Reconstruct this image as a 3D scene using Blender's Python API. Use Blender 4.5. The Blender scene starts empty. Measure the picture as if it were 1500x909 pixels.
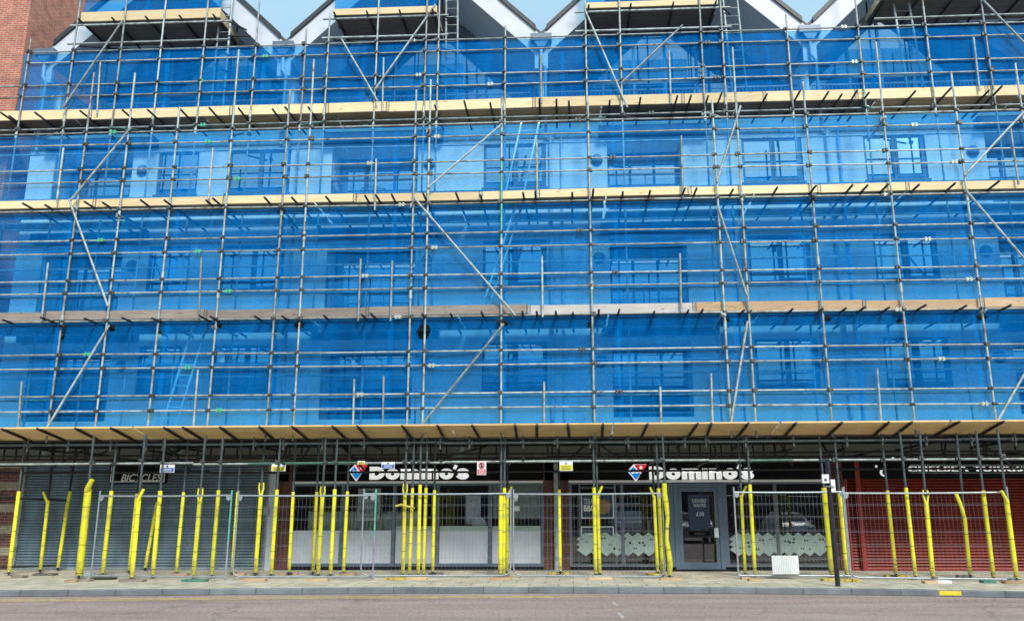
import bpy, bmesh, math, random
from mathutils import Vector, Matrix
from mathutils.geometry import delaunay_2d_cdt
from mathutils import noise as mnoise
random.seed(7)
scene = bpy.context.scene
COL = scene.collection
R = random.uniform

# ------------------------------------------------------------------ camera
F, PIT, YAW, ROL, CX = 1239.42, 0.230225, -0.0511937, -0.0025237, 22.32
CAM = Vector((0, -20.9635, 1.68))
fwd = Vector((math.sin(YAW)*math.cos(PIT), math.cos(YAW)*math.cos(PIT), math.sin(PIT)))
rt0 = Vector((math.cos(YAW), -math.sin(YAW), 0)); up0 = rt0.cross(fwd)
cr, sr = math.cos(ROL), math.sin(ROL)
rt = rt0*cr + up0*sr; up = up0*cr - rt0*sr
cam_d = bpy.data.cameras.new('camera'); cam = bpy.data.objects.new('camera', cam_d); COL.objects.link(cam)
m = Matrix((rt, up, -fwd)).transposed().to_4x4(); m.translation = CAM
cam.matrix_world = m
cam_d.sensor_width = 36; cam_d.lens = F/1500*36; cam_d.shift_x = -CX/1500
cam_d.clip_start = .1; cam_d.clip_end = 3000
scene.camera = cam

def ray(px, py): return rt*((px-750-CX)/F) - up*((py-454.5)/F) + fwd
def at(px, py, Y):            # the point of a wall-parallel plane that the survey photograph shows at a pixel
    d = ray(px, py); return CAM + d*((Y-CAM.y)/d.y)
def gnd(px, py, Z=.12):
    d = ray(px, py); return CAM + d*((Z-CAM.z)/d.z)
def X_(px, py, Y): return at(px, py, Y).x
def Z_(px, py, Y): return at(px, py, Y).z

# ------------------------------------------------------------------ materials
def newmat(name):
    mt = bpy.data.materials.new(name); mt.use_nodes = True
    nt = mt.node_tree; nt.nodes.clear()
    return mt, nt, nt.nodes, nt.links
def pbr(name, col, rough=.6, metal=0., var=.15, scale=6., bump=0., bscale=40., spec=.5, stretch=None, col2=None, thr=None):
    """principled surface with two noise layers of colour wear; optional bump"""
    mt, nt, N, L = newmat(name)
    out = N.new('ShaderNodeOutputMaterial'); b = N.new('ShaderNodeBsdfPrincipled')
    L.new(b.outputs[0], out.inputs[0])
    tc = N.new('ShaderNodeTexCoord'); mp = N.new('ShaderNodeMapping')
    L.new(tc.outputs['Object'], mp.inputs[0])
    if stretch: mp.inputs['Scale'].default_value = stretch
    n1 = N.new('ShaderNodeTexNoise'); n1.inputs['Scale'].default_value = scale; n1.inputs['Detail'].default_value = 6; n1.inputs['Roughness'].default_value = .65
    L.new(mp.outputs[0], n1.inputs[0])
    rmp = N.new('ShaderNodeValToRGB'); L.new(n1.outputs[0], rmp.inputs[0])
    c2 = col2 or tuple(c*(1-var*1.6) for c in col)
    c1 = tuple(min(1, c*(1+var*.7)) for c in col)
    lo, hi = thr or (.3, .7)
    rmp.color_ramp.elements[0].position = lo; rmp.color_ramp.elements[1].position = hi
    rmp.color_ramp.elements[0].color = (*c2, 1); rmp.color_ramp.elements[1].color = (*c1, 1)
    L.new(rmp.outputs[0], b.inputs['Base Color'])
    b.inputs['Roughness'].default_value = rough; b.inputs['Metallic'].default_value = metal
    b.inputs['Specular IOR Level'].default_value = spec
    if bump:
        n2 = N.new('ShaderNodeTexNoise'); n2.inputs['Scale'].default_value = bscale; n2.inputs['Detail'].default_value = 4
        L.new(mp.outputs[0], n2.inputs[0])
        bp = N.new('ShaderNodeBump'); bp.inputs['Strength'].default_value = bump; bp.inputs['Distance'].default_value = .02
        L.new(n2.outputs[0], bp.inputs['Height']); L.new(bp.outputs[0], b.inputs['Normal'])
    return mt
def brickmat(name, c1, c2, mortar, axes='xz', bw=.225, bh=.075, msz=.01, bump=.4, rough=.85, offset=.5):
    mt, nt, N, L = newmat(name)
    out = N.new('ShaderNodeOutputMaterial'); b = N.new('ShaderNodeBsdfPrincipled'); L.new(b.outputs[0], out.inputs[0])
    g = N.new('ShaderNodeNewGeometry'); sp = N.new('ShaderNodeSeparateXYZ'); cb = N.new('ShaderNodeCombineXYZ')
    tc = N.new('ShaderNodeTexCoord'); L.new(tc.outputs['Object'], sp.inputs[0])
    L.new(sp.outputs['XYZ'.index(axes[0].upper())], cb.inputs[0]); L.new(sp.outputs['XYZ'.index(axes[1].upper())], cb.inputs[1])
    br = N.new('ShaderNodeTexBrick'); L.new(cb.outputs[0], br.inputs['Vector'])
    br.inputs['Scale'].default_value = 1; br.inputs['Brick Width'].default_value = bw; br.inputs['Row Height'].default_value = bh
    br.inputs['Mortar Size'].default_value = msz; br.inputs['Mortar Smooth'].default_value = .2; br.offset = offset
    br.inputs['Color1'].default_value = (*c1, 1); br.inputs['Color2'].default_value = (*c2, 1); br.inputs['Mortar'].default_value = (*mortar, 1)
    n = N.new('ShaderNodeTexNoise'); n.inputs['Scale'].default_value = 3; n.inputs['Detail'].default_value = 6; L.new(tc.outputs['Object'], n.inputs[0])
    mx = N.new('ShaderNodeMix'); mx.data_type = 'RGBA'; mx.blend_type = 'OVERLAY'; mx.inputs[0].default_value = .6
    L.new(br.outputs[0], mx.inputs[6]); L.new(n.outputs[0], mx.inputs[7]); L.new(mx.outputs[2], b.inputs['Base Color'])
    b.inputs['Roughness'].default_value = rough
    bp = N.new('ShaderNodeBump'); bp.invert = True; bp.inputs['Strength'].default_value = bump; bp.inputs['Distance'].default_value = .008
    L.new(br.outputs['Fac'], bp.inputs['Height']); L.new(bp.outputs[0], b.inputs['Normal'])
    return mt
def glassmat(name, tint=(.75, .82, .85), ior=1.9, rough=.015, base=.06):
    mt, nt, N, L = newmat(name)
    out = N.new('ShaderNodeOutputMaterial'); mix = N.new('ShaderNodeMixShader'); L.new(mix.outputs[0], out.inputs[0])
    tr = N.new('ShaderNodeBsdfTransparent'); tr.inputs[0].default_value = (*tint, 1)
    gl = N.new('ShaderNodeBsdfGlossy'); gl.inputs['Roughness'].default_value = rough; gl.inputs[0].default_value = (.95, .97, 1, 1)
    fr = N.new('ShaderNodeFresnel'); fr.inputs[0].default_value = ior
    ad = N.new('ShaderNodeMath'); ad.operation = 'ADD'; ad.inputs[1].default_value = base; ad.use_clamp = True
    L.new(fr.outputs[0], ad.inputs[0]); L.new(ad.outputs[0], mix.inputs[0]); L.new(tr.outputs[0], mix.inputs[1]); L.new(gl.outputs[0], mix.inputs[2])
    return mt
def netmat(name, fac=.47):
    mt, nt, N, L = newmat(name)
    out = N.new('ShaderNodeOutputMaterial'); mix = N.new('ShaderNodeMixShader'); L.new(mix.outputs[0], out.inputs[0])
    tr = N.new('ShaderNodeBsdfTransparent'); tr.inputs[0].default_value = (.43, .845, 1, 1)
    df = N.new('ShaderNodeBsdfDiffuse'); tl = N.new('ShaderNodeBsdfTranslucent')
    tl.inputs[0].default_value = (.0008, .26, .80, 1)
    m2 = N.new('ShaderNodeMixShader'); m2.inputs[0].default_value = .3
    L.new(df.outputs[0], m2.inputs[1]); L.new(tl.outputs[0], m2.inputs[2])
    L.new(tr.outputs[0], mix.inputs[1]); L.new(m2.outputs[0], mix.inputs[2])
    tc = N.new('ShaderNodeTexCoord')
    mp = N.new('ShaderNodeMapping'); mp.inputs['Scale'].default_value = (1, 1, .35); L.new(tc.outputs['Object'], mp.inputs[0])
    n = N.new('ShaderNodeTexNoise'); n.inputs['Scale'].default_value = 1.1; n.inputs['Detail'].default_value = 7; n.inputs['Roughness'].default_value = .6
    L.new(mp.outputs[0], n.inputs[0])
    # sheet joins and folds: denser vertical streaks
    mp2 = N.new('ShaderNodeMapping'); mp2.inputs['Scale'].default_value = (5, 1, .25); L.new(tc.outputs['Object'], mp2.inputs[0])
    n2 = N.new('ShaderNodeTexNoise'); n2.inputs['Scale'].default_value = 1.; n2.inputs['Detail'].default_value = 2; L.new(mp2.outputs[0], n2.inputs[0])
    mp3 = N.new('ShaderNodeMapping'); mp3.inputs['Scale'].default_value = (.3, 1, 7); L.new(tc.outputs['Object'], mp3.inputs[0])
    n3 = N.new('ShaderNodeTexNoise'); n3.inputs['Scale'].default_value = 1.; n3.inputs['Detail'].default_value = 4; L.new(mp3.outputs[0], n3.inputs[0])
    a = N.new('ShaderNodeMath'); a.operation = 'MULTIPLY_ADD'; a.inputs[1].default_value = .22; a.inputs[2].default_value = fac - .26
    L.new(n.outputs[0], a.inputs[0])
    a2 = N.new('ShaderNodeMath'); a2.operation = 'MULTIPLY_ADD'; a2.inputs[1].default_value = .15; L.new(n2.outputs[0], a2.inputs[0]); L.new(a.outputs[0], a2.inputs[2])
    a3 = N.new('ShaderNodeMath'); a3.operation = 'MULTIPLY_ADD'; a3.inputs[1].default_value = .15; L.new(n3.outputs[0], a3.inputs[0]); L.new(a2.outputs[0], a3.inputs[2])
    sp = N.new('ShaderNodeSeparateXYZ'); L.new(tc.outputs['Object'], sp.inputs[0])
    wob = N.new('ShaderNodeMath'); wob.operation = 'MULTIPLY_ADD'; wob.inputs[1].default_value = .35; L.new(n.outputs[0], wob.inputs[0]); L.new(sp.outputs[0], wob.inputs[2])
    pp = N.new('ShaderNodeMath'); pp.operation = 'PINGPONG'; pp.inputs[1].default_value = 1.47; L.new(wob.outputs[0], pp.inputs[0])
    lt = N.new('ShaderNodeMath'); lt.operation = 'LESS_THAN'; lt.inputs[1].default_value = .055; L.new(pp.outputs[0], lt.inputs[0])
    a4 = N.new('ShaderNodeMath'); a4.operation = 'MULTIPLY_ADD'; a4.inputs[1].default_value = .17; L.new(lt.outputs[0], a4.inputs[0]); L.new(a3.outputs[0], a4.inputs[2])
    L.new(a4.outputs[0], mix.inputs[0])
    mp5 = N.new('ShaderNodeMapping'); mp5.inputs['Scale'].default_value = (1.2, 1, 4.5); mp5.inputs['Rotation'].default_value = (0, .25, 0); L.new(tc.outputs['Object'], mp5.inputs[0])
    n5 = N.new('ShaderNodeTexNoise'); n5.inputs['Scale'].default_value = 1.6; n5.inputs['Detail'].default_value = 2; n5.inputs['Distortion'].default_value = .8; L.new(mp5.outputs[0], n5.inputs[0])
    sm = N.new('ShaderNodeMath'); sm.operation = 'ADD'; L.new(n5.outputs[0], sm.inputs[0]); L.new(n2.outputs[0], sm.inputs[1])
    bp = N.new('ShaderNodeBump'); bp.inputs['Strength'].default_value = .5; bp.inputs['Distance'].default_value = .06; L.new(sm.outputs[0], bp.inputs['Height'])
    L.new(bp.outputs[0], df.inputs['Normal']); L.new(bp.outputs[0], tl.inputs['Normal'])
    rm = N.new('ShaderNodeValToRGB'); L.new(n.outputs[0], rm.inputs[0])
    rm.color_ramp.elements[0].position = .3; rm.color_ramp.elements[1].position = .7
    rm.color_ramp.elements[0].color = (.0005, .21, .72, 1); rm.color_ramp.elements[1].color = (.001, .31, .98, 1)
    L.new(rm.outputs[0], df.inputs[0])
    return mt

def woodmat(name, c, dark, rough=.7, ax='x'):
    mt, nt, N, L = newmat(name)
    out = N.new('ShaderNodeOutputMaterial'); b = N.new('ShaderNodeBsdfPrincipled'); L.new(b.outputs[0], out.inputs[0])
    tc = N.new('ShaderNodeTexCoord'); oi = N.new('ShaderNodeObjectInfo')
    mp = N.new('ShaderNodeMapping'); mp.inputs['Scale'].default_value = (1.2, 12, 14) if ax == 'x' else (12, 1.2, 14)
    L.new(tc.outputs['Object'], mp.inputs[0])
    n = N.new('ShaderNodeTexNoise'); n.inputs['Scale'].default_value = 1.5; n.inputs['Detail'].default_value = 8; n.inputs['Roughness'].default_value = .7; n.inputs['Distortion'].default_value = .6
    L.new(mp.outputs[0], n.inputs[0])
    rm = N.new('ShaderNodeValToRGB'); L.new(n.outputs[0], rm.inputs[0])
    rm.color_ramp.elements[0].position = .32; rm.color_ramp.elements[1].position = .62
    rm.color_ramp.elements[0].color = (*dark, 1); rm.color_ramp.elements[1].color = (*c, 1)
    # knots
    mp2 = N.new('ShaderNodeMapping'); mp2.inputs['Scale'].default_value = (2.2, 6, 7); L.new(tc.outputs['Object'], mp2.inputs[0])
    v = N.new('ShaderNodeTexVoronoi'); v.inputs['Scale'].default_value = 1; L.new(mp2.outputs[0], v.inputs[0])
    k = N.new('ShaderNodeValToRGB'); L.new(v.outputs['Distance'], k.inputs[0])
    k.color_ramp.elements[0].position = .06; k.color_ramp.elements[1].position = .16
    k.color_ramp.elements[0].color = (.45, .3, .18, 1); k.color_ramp.elements[1].color = (1, 1, 1, 1)
    mx = N.new('ShaderNodeMix'); mx.data_type = 'RGBA'; mx.blend_type = 'MULTIPLY'; mx.inputs[0].default_value = .8
    L.new(rm.outputs[0], mx.inputs[6]); L.new(k.outputs[0], mx.inputs[7])
    hs = N.new('ShaderNodeHueSaturation'); L.new(mx.outputs[2], hs.inputs['Color'])
    mr = N.new('ShaderNodeMapRange'); L.new(oi.outputs['Random'], mr.inputs[0]); mr.inputs[3].default_value = .80; mr.inputs[4].default_value = 1.12
    L.new(mr.outputs[0], hs.inputs['Value']); L.new(hs.outputs[0], b.inputs['Base Color'])
    b.inputs['Roughness'].default_value = rough
    return mt

M = {}
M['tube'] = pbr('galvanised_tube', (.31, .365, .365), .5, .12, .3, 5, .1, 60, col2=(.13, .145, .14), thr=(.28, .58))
M['tube_mid'] = pbr('shaded_gantry_tube', (.055, .075, .08), .5, .1, .3, 5, .1, 60, col2=(.025, .032, .035), thr=(.28, .55))  # tube steel darkened to paint in the shade under the fan
def rust(mt, amt=.62):
    nt = mt.node_tree; N, L = nt.nodes, nt.links; b = [n for n in N if n.type == 'BSDF_PRINCIPLED'][0]; src = b.inputs['Base Color'].links[0].from_socket
    tc = N.new('ShaderNodeTexCoord'); n = N.new('ShaderNodeTexNoise'); n.inputs['Scale'].default_value = 2.3; n.inputs['Detail'].default_value = 8; n.inputs['Roughness'].default_value = .75; L.new(tc.outputs['Object'], n.inputs[0])
    r = N.new('ShaderNodeValToRGB'); r.color_ramp.elements[0].position = amt-.03; r.color_ramp.elements[1].position = amt+.06; L.new(n.outputs[0], r.inputs[0])
    oi = N.new('ShaderNodeObjectInfo'); hs = N.new('ShaderNodeHueSaturation'); mr = N.new('ShaderNodeMapRange'); mr.inputs[3].default_value = .7; mr.inputs[4].default_value = 1.25; L.new(oi.outputs['Random'], mr.inputs[0]); L.new(mr.outputs[0], hs.inputs['Value']); L.new(src, hs.inputs['Color'])
    mx = N.new('ShaderNodeMix'); mx.data_type = 'RGBA'; L.new(r.outputs[0], mx.inputs[0]); L.new(hs.outputs[0], mx.inputs[6]); mx.inputs[7].default_value = (.16, .085, .05, 1); L.new(mx.outputs[2], b.inputs['Base Color'])
rust(M['tube'], .60)
M['tube_green'] = pbr('green_painted_tube', (.12, .48, .36), .45, .3, .25, 8)
M['tube_dkgreen'] = pbr('dull_green_tube', (.06, .17, .14), .5, .1, .25, 8)
M['tube_mauve'] = pbr('mauve_painted_tube', (.36, .30, .44), .45, .3, .25, 8)
M['tube_dark'] = pbr('dark_shaded_tube', (.030, .034, .038), .6, .0, .4, 9, .2, 60, spec=.25)  # near-black: underside shade put into the colour of transoms and gantry tubes
M['coupler'] = pbr('coupler_steel', (.11, .125, .125), .5, .6, .5, 20, .4, 80)
M['joint'] = pbr('pale_joint_coupler', (.48, .54, .48), .5, .3, .3, 30)
M['joint_g'] = pbr('green_joint_coupler', (.10, .50, .30), .5, .2, .3, 30)
M['pine'] = woodmat('new_pine_board', (.80, .66, .40), (.66, .49, .25))
M['pine_old'] = woodmat('weathered_board', (.30, .26, .22), (.17, .14, .12))
M['pine_grey'] = woodmat('silvered_board', (.52, .50, .47), (.38, .35, .32))
M['pine_mid'] = woodmat('used_pine_board', (.62, .45, .27), (.40, .26, .14))
M['fan'] = woodmat('fan_boards', (.84, .63, .31), (.60, .41, .18))
M['deck'] = woodmat('deck_boards', (.50, .36, .18), (.34, .23, .11))
M['deck_brown'] = woodmat('brown_deck_boards', (.52, .35, .20), (.30, .19, .10))
M['deck_grey'] = woodmat('grey_deck_boards', (.16, .14, .125), (.09, .08, .07))
M['foam'] = pbr('yellow_foam', (.80, .75, .02), .65, 0, .06, 5, .3, 18, col2=(.48, .43, .04), thr=(.30, .50))
def foam_vary():
    nt = M['foam'].node_tree; N, L = nt.nodes, nt.links
    b = [n for n in N if n.type == 'BSDF_PRINCIPLED'][0]; src = b.inputs['Base Color'].links[0].from_socket
    oi = N.new('ShaderNodeObjectInfo'); mr = N.new('ShaderNodeMapRange'); mr.inputs[3].default_value = .72; mr.inputs[4].default_value = 1.05; L.new(oi.outputs['Random'], mr.inputs[0])
    hs = N.new('ShaderNodeHueSaturation'); L.new(src, hs.inputs['Color']); L.new(mr.outputs[0], hs.inputs['Value'])
    tc = N.new('ShaderNodeTexCoord'); sp = N.new('ShaderNodeSeparateXYZ'); L.new(tc.outputs['Object'], sp.inputs[0])
    n = N.new('ShaderNodeTexNoise'); n.inputs['Scale'].default_value = 14; n.inputs['Detail'].default_value = 6; L.new(tc.outputs['Object'], n.inputs[0])
    g = N.new('ShaderNodeMath'); g.operation = 'MULTIPLY_ADD'; g.inputs[1].default_value = .8; L.new(n.outputs[0], g.inputs[0]); L.new(sp.outputs[2], g.inputs[2])
    r = N.new('ShaderNodeMapRange'); r.inputs[1].default_value = .35; r.inputs[2].default_value = .75; L.new(g.outputs[0], r.inputs[0])
    mx = N.new('ShaderNodeMix'); mx.data_type = 'RGBA'; L.new(r.outputs[0], mx.inputs[0]); mx.inputs[6].default_value = (.30, .27, .05, 1); L.new(hs.outputs[0], mx.inputs[7])   # road grime at the foot
    L.new(mx.outputs[2], b.inputs['Base Color'])
foam_vary()
M['tape'] = pbr('black_tape', (.03, .03, .02), .5)
M['net'] = netmat('blue_debris_net', .42); M['net_dense'] = netmat('denser_blue_debris_net', .385)
M['render'] = pbr('white_render', (.80, .80, .81), .85, 0, .06, 1.5, .1, 80)
M['white'] = pbr('white_cladding', (.57, .61, .67), .5, 0, .05, 2)
M['frame'] = pbr('grey_window_frame', (.13, .155, .185), .45, .1, .1, 4)
M['frame_b'] = pbr('slate_blue_frame', (.12, .17, .23), .4, .2, .12, 4)
M['glass'] = glassmat('window_glass', (.86, .90, .91), 1.75, .01, .045)
M['glass_gable'] = glassmat('gable_glass', (.45, .52, .56), 1.7, .02, .16)
M['glass_up'] = glassmat('upper_window_glass', (.45, .52, .56), 1.9, .02, .42)
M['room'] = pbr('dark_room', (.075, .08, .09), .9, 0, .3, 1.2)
M['curtain'] = pbr('pale_curtain', (.6, .62, .64), .9, 0, .15, 8, stretch=(6, 6, .4))
M['counter_dim'] = pbr('grey_room_wall', (.26, .28, .30), .9, 0, .3, 1)
M['slate'] = pbr('roof_slate', (.07, .075, .085), .6, 0, .2, 4)
M['black_trim'] = pbr('black_verge', (.03, .035, .04), .5)
M['black'] = pbr('black_fascia', (.008, .008, .009), .7, 0, .2, 3, spec=.12)
M['letter'] = pbr('white_trim', (.82, .83, .84), .4, 0, .03)
M['lit'] = pbr('lit_white_letter', (.85, .85, .85), .35, 0, .03)
_b = [n for n in M['lit'].node_tree.nodes if n.type == 'BSDF_PRINCIPLED'][0]; _b.inputs['Emission Color'].default_value = (1, 1, 1, 1); _b.inputs['Emission Strength'].default_value = .30
def litpaint(name, col, e):
    mt = pbr(name, col, .4, 0, .05); b_ = [n for n in mt.node_tree.nodes if n.type == 'BSDF_PRINCIPLED'][0]
    b_.inputs['Emission Color'].default_value = (*col, 1); b_.inputs['Emission Strength'].default_value = e; return mt
M['lit_red'] = litpaint('lit_sign_red', (.70, .02, .03), .35); M['lit_blue'] = litpaint('lit_sign_blue', (.01, .22, .62), .35)
M['cord'] = pbr('pale_blue_cord', (.35, .62, .85), .6)
M['shaded_lintel'] = pbr('grey_lintel', (.20, .205, .195), .8, 0, .15, 1.5)  # grey lowered to carry the shade under the deck
M['red'] = pbr('sign_red', (.55, .02, .03), .4); M['blue'] = pbr('sign_blue', (.01, .17, .45), .4)
M['shutter'] = pbr('grey_steel_shutter', (.20, .29, .35), .42, .25, .3, 1.6, .25, 6, stretch=(1.5, 1, .5))
M['shutter_red'] = pbr('red_steel_shutter', (.23, .022, .013), .45, .1, .3, 1.6, .25, 6, stretch=(1.5, 1, .5))
M['redpost'] = pbr('red_paint', (.30, .025, .02), .5)
M['frost'] = pbr('frosted_film', (.50, .555, .62), .5, 0, .08, 2)
M['zig'] = pbr('zigzag_film', (.33, .43, .40), .6, 0, .12, 5)
M['alu'] = pbr('ladder_aluminium', (.80, .84, .86), .45, .2, .12, 6)
M['steel'] = pbr('stainless', (.45, .5, .52), .3, .8, .15, 5)
M['counter'] = pbr('counter_panel', (.62, .76, .72), .5, 0, .2, 3)
M['poster_g'] = pbr('grey_green_poster', (.20, .26, .25), .6, 0, .1, 9)
M['poster_b'] = pbr('dark_blue_poster', (.015, .035, .085), .5, 0, .2, 9)
M['ink'] = pbr('dark_ink', (.02, .03, .035), .6); M['paper'] = pbr('white_paper', (.72, .74, .74), .6, 0, .05)
M['pizza'] = pbr('pizza_picture', (.30, .12, .05), .6, 0, .5, 30, col2=(.10, .11, .05), thr=(.4, .6))
M['sign_y'] = pbr('sign_yellow', (.72, .66, .05), .45, 0, .1)
M['sign_blue'] = pbr('safety_blue', (.03, .13, .42), .45, 0, .1)
M['fence'] = pbr('zinc_fence_tube', (.35, .40, .43), .4, .4, .15, 8)
M['wire'] = pbr('zinc_wire', (.22, .25, .27), .5, .3, .15, 8)
M['sole_yellow'] = pbr('scuffed_yellow_board', (.46, .36, .05), .7, 0, .3, 9, col2=(.20, .15, .07), thr=(.35, .6)); M['sole_green'] = pbr('scuffed_green_board', (.06, .22, .16), .7, 0, .3, 9)
M['post'] = pbr('black_post_paint', (.018, .022, .032), .35, 0, .3, 6)
M['brick_band'] = brickmat('dark_red_brick', (.17, .05, .045), (.11, .035, .035), (.2, .17, .15))
M['brick_cream'] = brickmat('cream_brick', (.42, .36, .26), (.34, .29, .20), (.2, .18, .15))
M['brick_orange'] = brickmat('orange_brick', (.46, .15, .085), (.33, .095, .06), (.42, .33, .27))
M['brick_orange_s'] = brickmat('orange_brick_lit_side', (.56, .19, .10), (.42, .12, .07), (.5, .40, .32), axes='yz')  # side wall bricks lightened to paint in the light on that side
M['brick_brown'] = brickmat('brown_brick', (.15, .045, .035), (.09, .032, .03), (.10, .08, .07))
M['paving'] = brickmat('paving_slabs', (.49, .45, .335), (.41, .385, .30), (.18, .17, .145), axes='xy', bw=.62, bh=.62, msz=.012, bump=.3, rough=.75)
M['kerb'] = brickmat('kerb_stones', (.155, .18, .195), (.12, .14, .155), (.08, .085, .09), axes='xz', bw=.92, bh=3., msz=.012, bump=.4, rough=.8, offset=0)
M['asphalt'] = None
M['yellow_line'] = pbr('worn_yellow_line', (.55, .42, .10), .8, 0, .4, 5, col2=(.28, .24, .17), thr=(.35, .55))
M['white_line'] = pbr('worn_white_line', (.46, .42, .39), .8, 0, .3, 12, col2=(.22, .19, .18), thr=(.42, .58))
M['kerb_yellow'] = pbr('yellow_kerb_paint', (.78, .62, .03), .6, 0, .1, 8)
M['car_white'] = pbr('white_car_paint', (.78, .80, .82), .2, 0, .02, 1, spec=.7)
M['car_silver'] = pbr('silver_car_paint', (.35, .40, .45), .22, .5, .02, 1)
M['car_glass'] = pbr('car_glass', (.02, .03, .04), .05, 0, 0); M['tyre'] = pbr('tyre', (.02, .02, .02), .8)
M['lamp_glass'] = pbr('headlight_lens', (.35, .38, .4), .1, .4)
M['hedge'] = pbr('far_brick', (.12, .07, .055), .9, 0, .3, 3)

def asphalt():
    mt, nt, N, L = newmat('worn_asphalt')
    out = N.new('ShaderNodeOutputMaterial'); b = N.new('ShaderNodeBsdfPrincipled'); L.new(b.outputs[0], out.inputs[0])
    tc = N.new('ShaderNodeTexCoord')
    n1 = N.new('ShaderNodeTexNoise'); n1.inputs['Scale'].default_value = 15; n1.inputs['Detail'].default_value = 5; n1.inputs['Roughness'].default_value = .8; L.new(tc.outputs['Object'], n1.inputs[0])
    mp = N.new('ShaderNodeMapping'); mp.inputs['Scale'].default_value = (.25, 1.4, 1); L.new(tc.outputs['Object'], mp.inputs[0])
    n2 = N.new('ShaderNodeTexNoise'); n2.inputs['Scale'].default_value = 1.3; n2.inputs['Detail'].default_value = 7; L.new(mp.outputs[0], n2.inputs[0])
    r1 = N.new('ShaderNodeValToRGB'); L.new(n1.outputs[0], r1.inputs[0])
    r1.color_ramp.elements[0].position = .3; r1.color_ramp.elements[1].position = .72
    r1.color_ramp.elements[0].color = (.14, .11, .095, 1); r1.color_ramp.elements[1].color = (.52, .42, .365, 1)
    r2 = N.new('ShaderNodeValToRGB'); L.new(n2.outputs[0], r2.inputs[0])
    r2.color_ramp.elements[0].position = .3; r2.color_ramp.elements[1].position = .65
    r2.color_ramp.elements[0].color = (.72, .70, .72, 1); r2.color_ramp.elements[1].color = (1.05, 1, .98, 1)
    mx = N.new('ShaderNodeMix'); mx.data_type = 'RGBA'; mx.blend_type = 'MULTIPLY'; mx.inputs[0].default_value = 1
    L.new(r1.outputs[0], mx.inputs[6]); L.new(r2.outputs[0], mx.inputs[7]); v = N.new('ShaderNodeTexVoronoi'); v.feature = 'DISTANCE_TO_EDGE'; v.inputs['Scale'].default_value = .42
    wp = N.new('ShaderNodeTexNoise'); wp.inputs['Scale'].default_value = 1.6; wp.inputs['Detail'].default_value = 5; L.new(tc.outputs['Object'], wp.inputs[0])
    va = N.new('ShaderNodeMix'); va.data_type = 'RGBA'; va.blend_type = 'ADD'; va.inputs[0].default_value = .55; L.new(tc.outputs['Object'], va.inputs[6]); L.new(wp.outputs['Color'], va.inputs[7]); L.new(va.outputs[2], v.inputs[0])
    rc = N.new('ShaderNodeValToRGB'); rc.color_ramp.elements[0].position = .004; rc.color_ramp.elements[1].position = .012; rc.color_ramp.elements[0].color = (.35, .33, .33, 1); rc.color_ramp.elements[1].color = (1, 1, 1, 1); L.new(v.outputs['Distance'], rc.inputs[0])
    m3 = N.new('ShaderNodeMix'); m3.data_type = 'RGBA'; m3.blend_type = 'MULTIPLY'; m3.inputs[0].default_value = .32; L.new(mx.outputs[2], m3.inputs[6]); L.new(rc.outputs[0], m3.inputs[7])
    n4 = N.new('ShaderNodeTexNoise'); n4.inputs['Scale'].default_value = 2.6; n4.inputs['Detail'].default_value = 3; L.new(mp.outputs[0], n4.inputs[0])
    r4 = N.new('ShaderNodeValToRGB'); r4.color_ramp.elements[0].position = .60; r4.color_ramp.elements[1].position = .70; r4.color_ramp.elements[0].color = (1, 1, 1, 1); r4.color_ramp.elements[1].color = (.55, .53, .53, 1); L.new(n4.outputs[0], r4.inputs[0])
    m4 = N.new('ShaderNodeMix'); m4.data_type = 'RGBA'; m4.blend_type = 'MULTIPLY'; m4.inputs[0].default_value = .8; L.new(m3.outputs[2], m4.inputs[6]); L.new(r4.outputs[0], m4.inputs[7])
    L.new(m4.outputs[2], b.inputs['Base Color'])
    b.inputs['Roughness'].default_value = .85
    bp = N.new('ShaderNodeBump'); bp.inputs['Strength'].default_value = .5; bp.inputs['Distance'].default_value = .01
    L.new(n1.outputs[0], bp.inputs['Height']); L.new(bp.outputs[0], b.inputs['Normal'])
    return mt
M['asphalt'] = asphalt()

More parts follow.
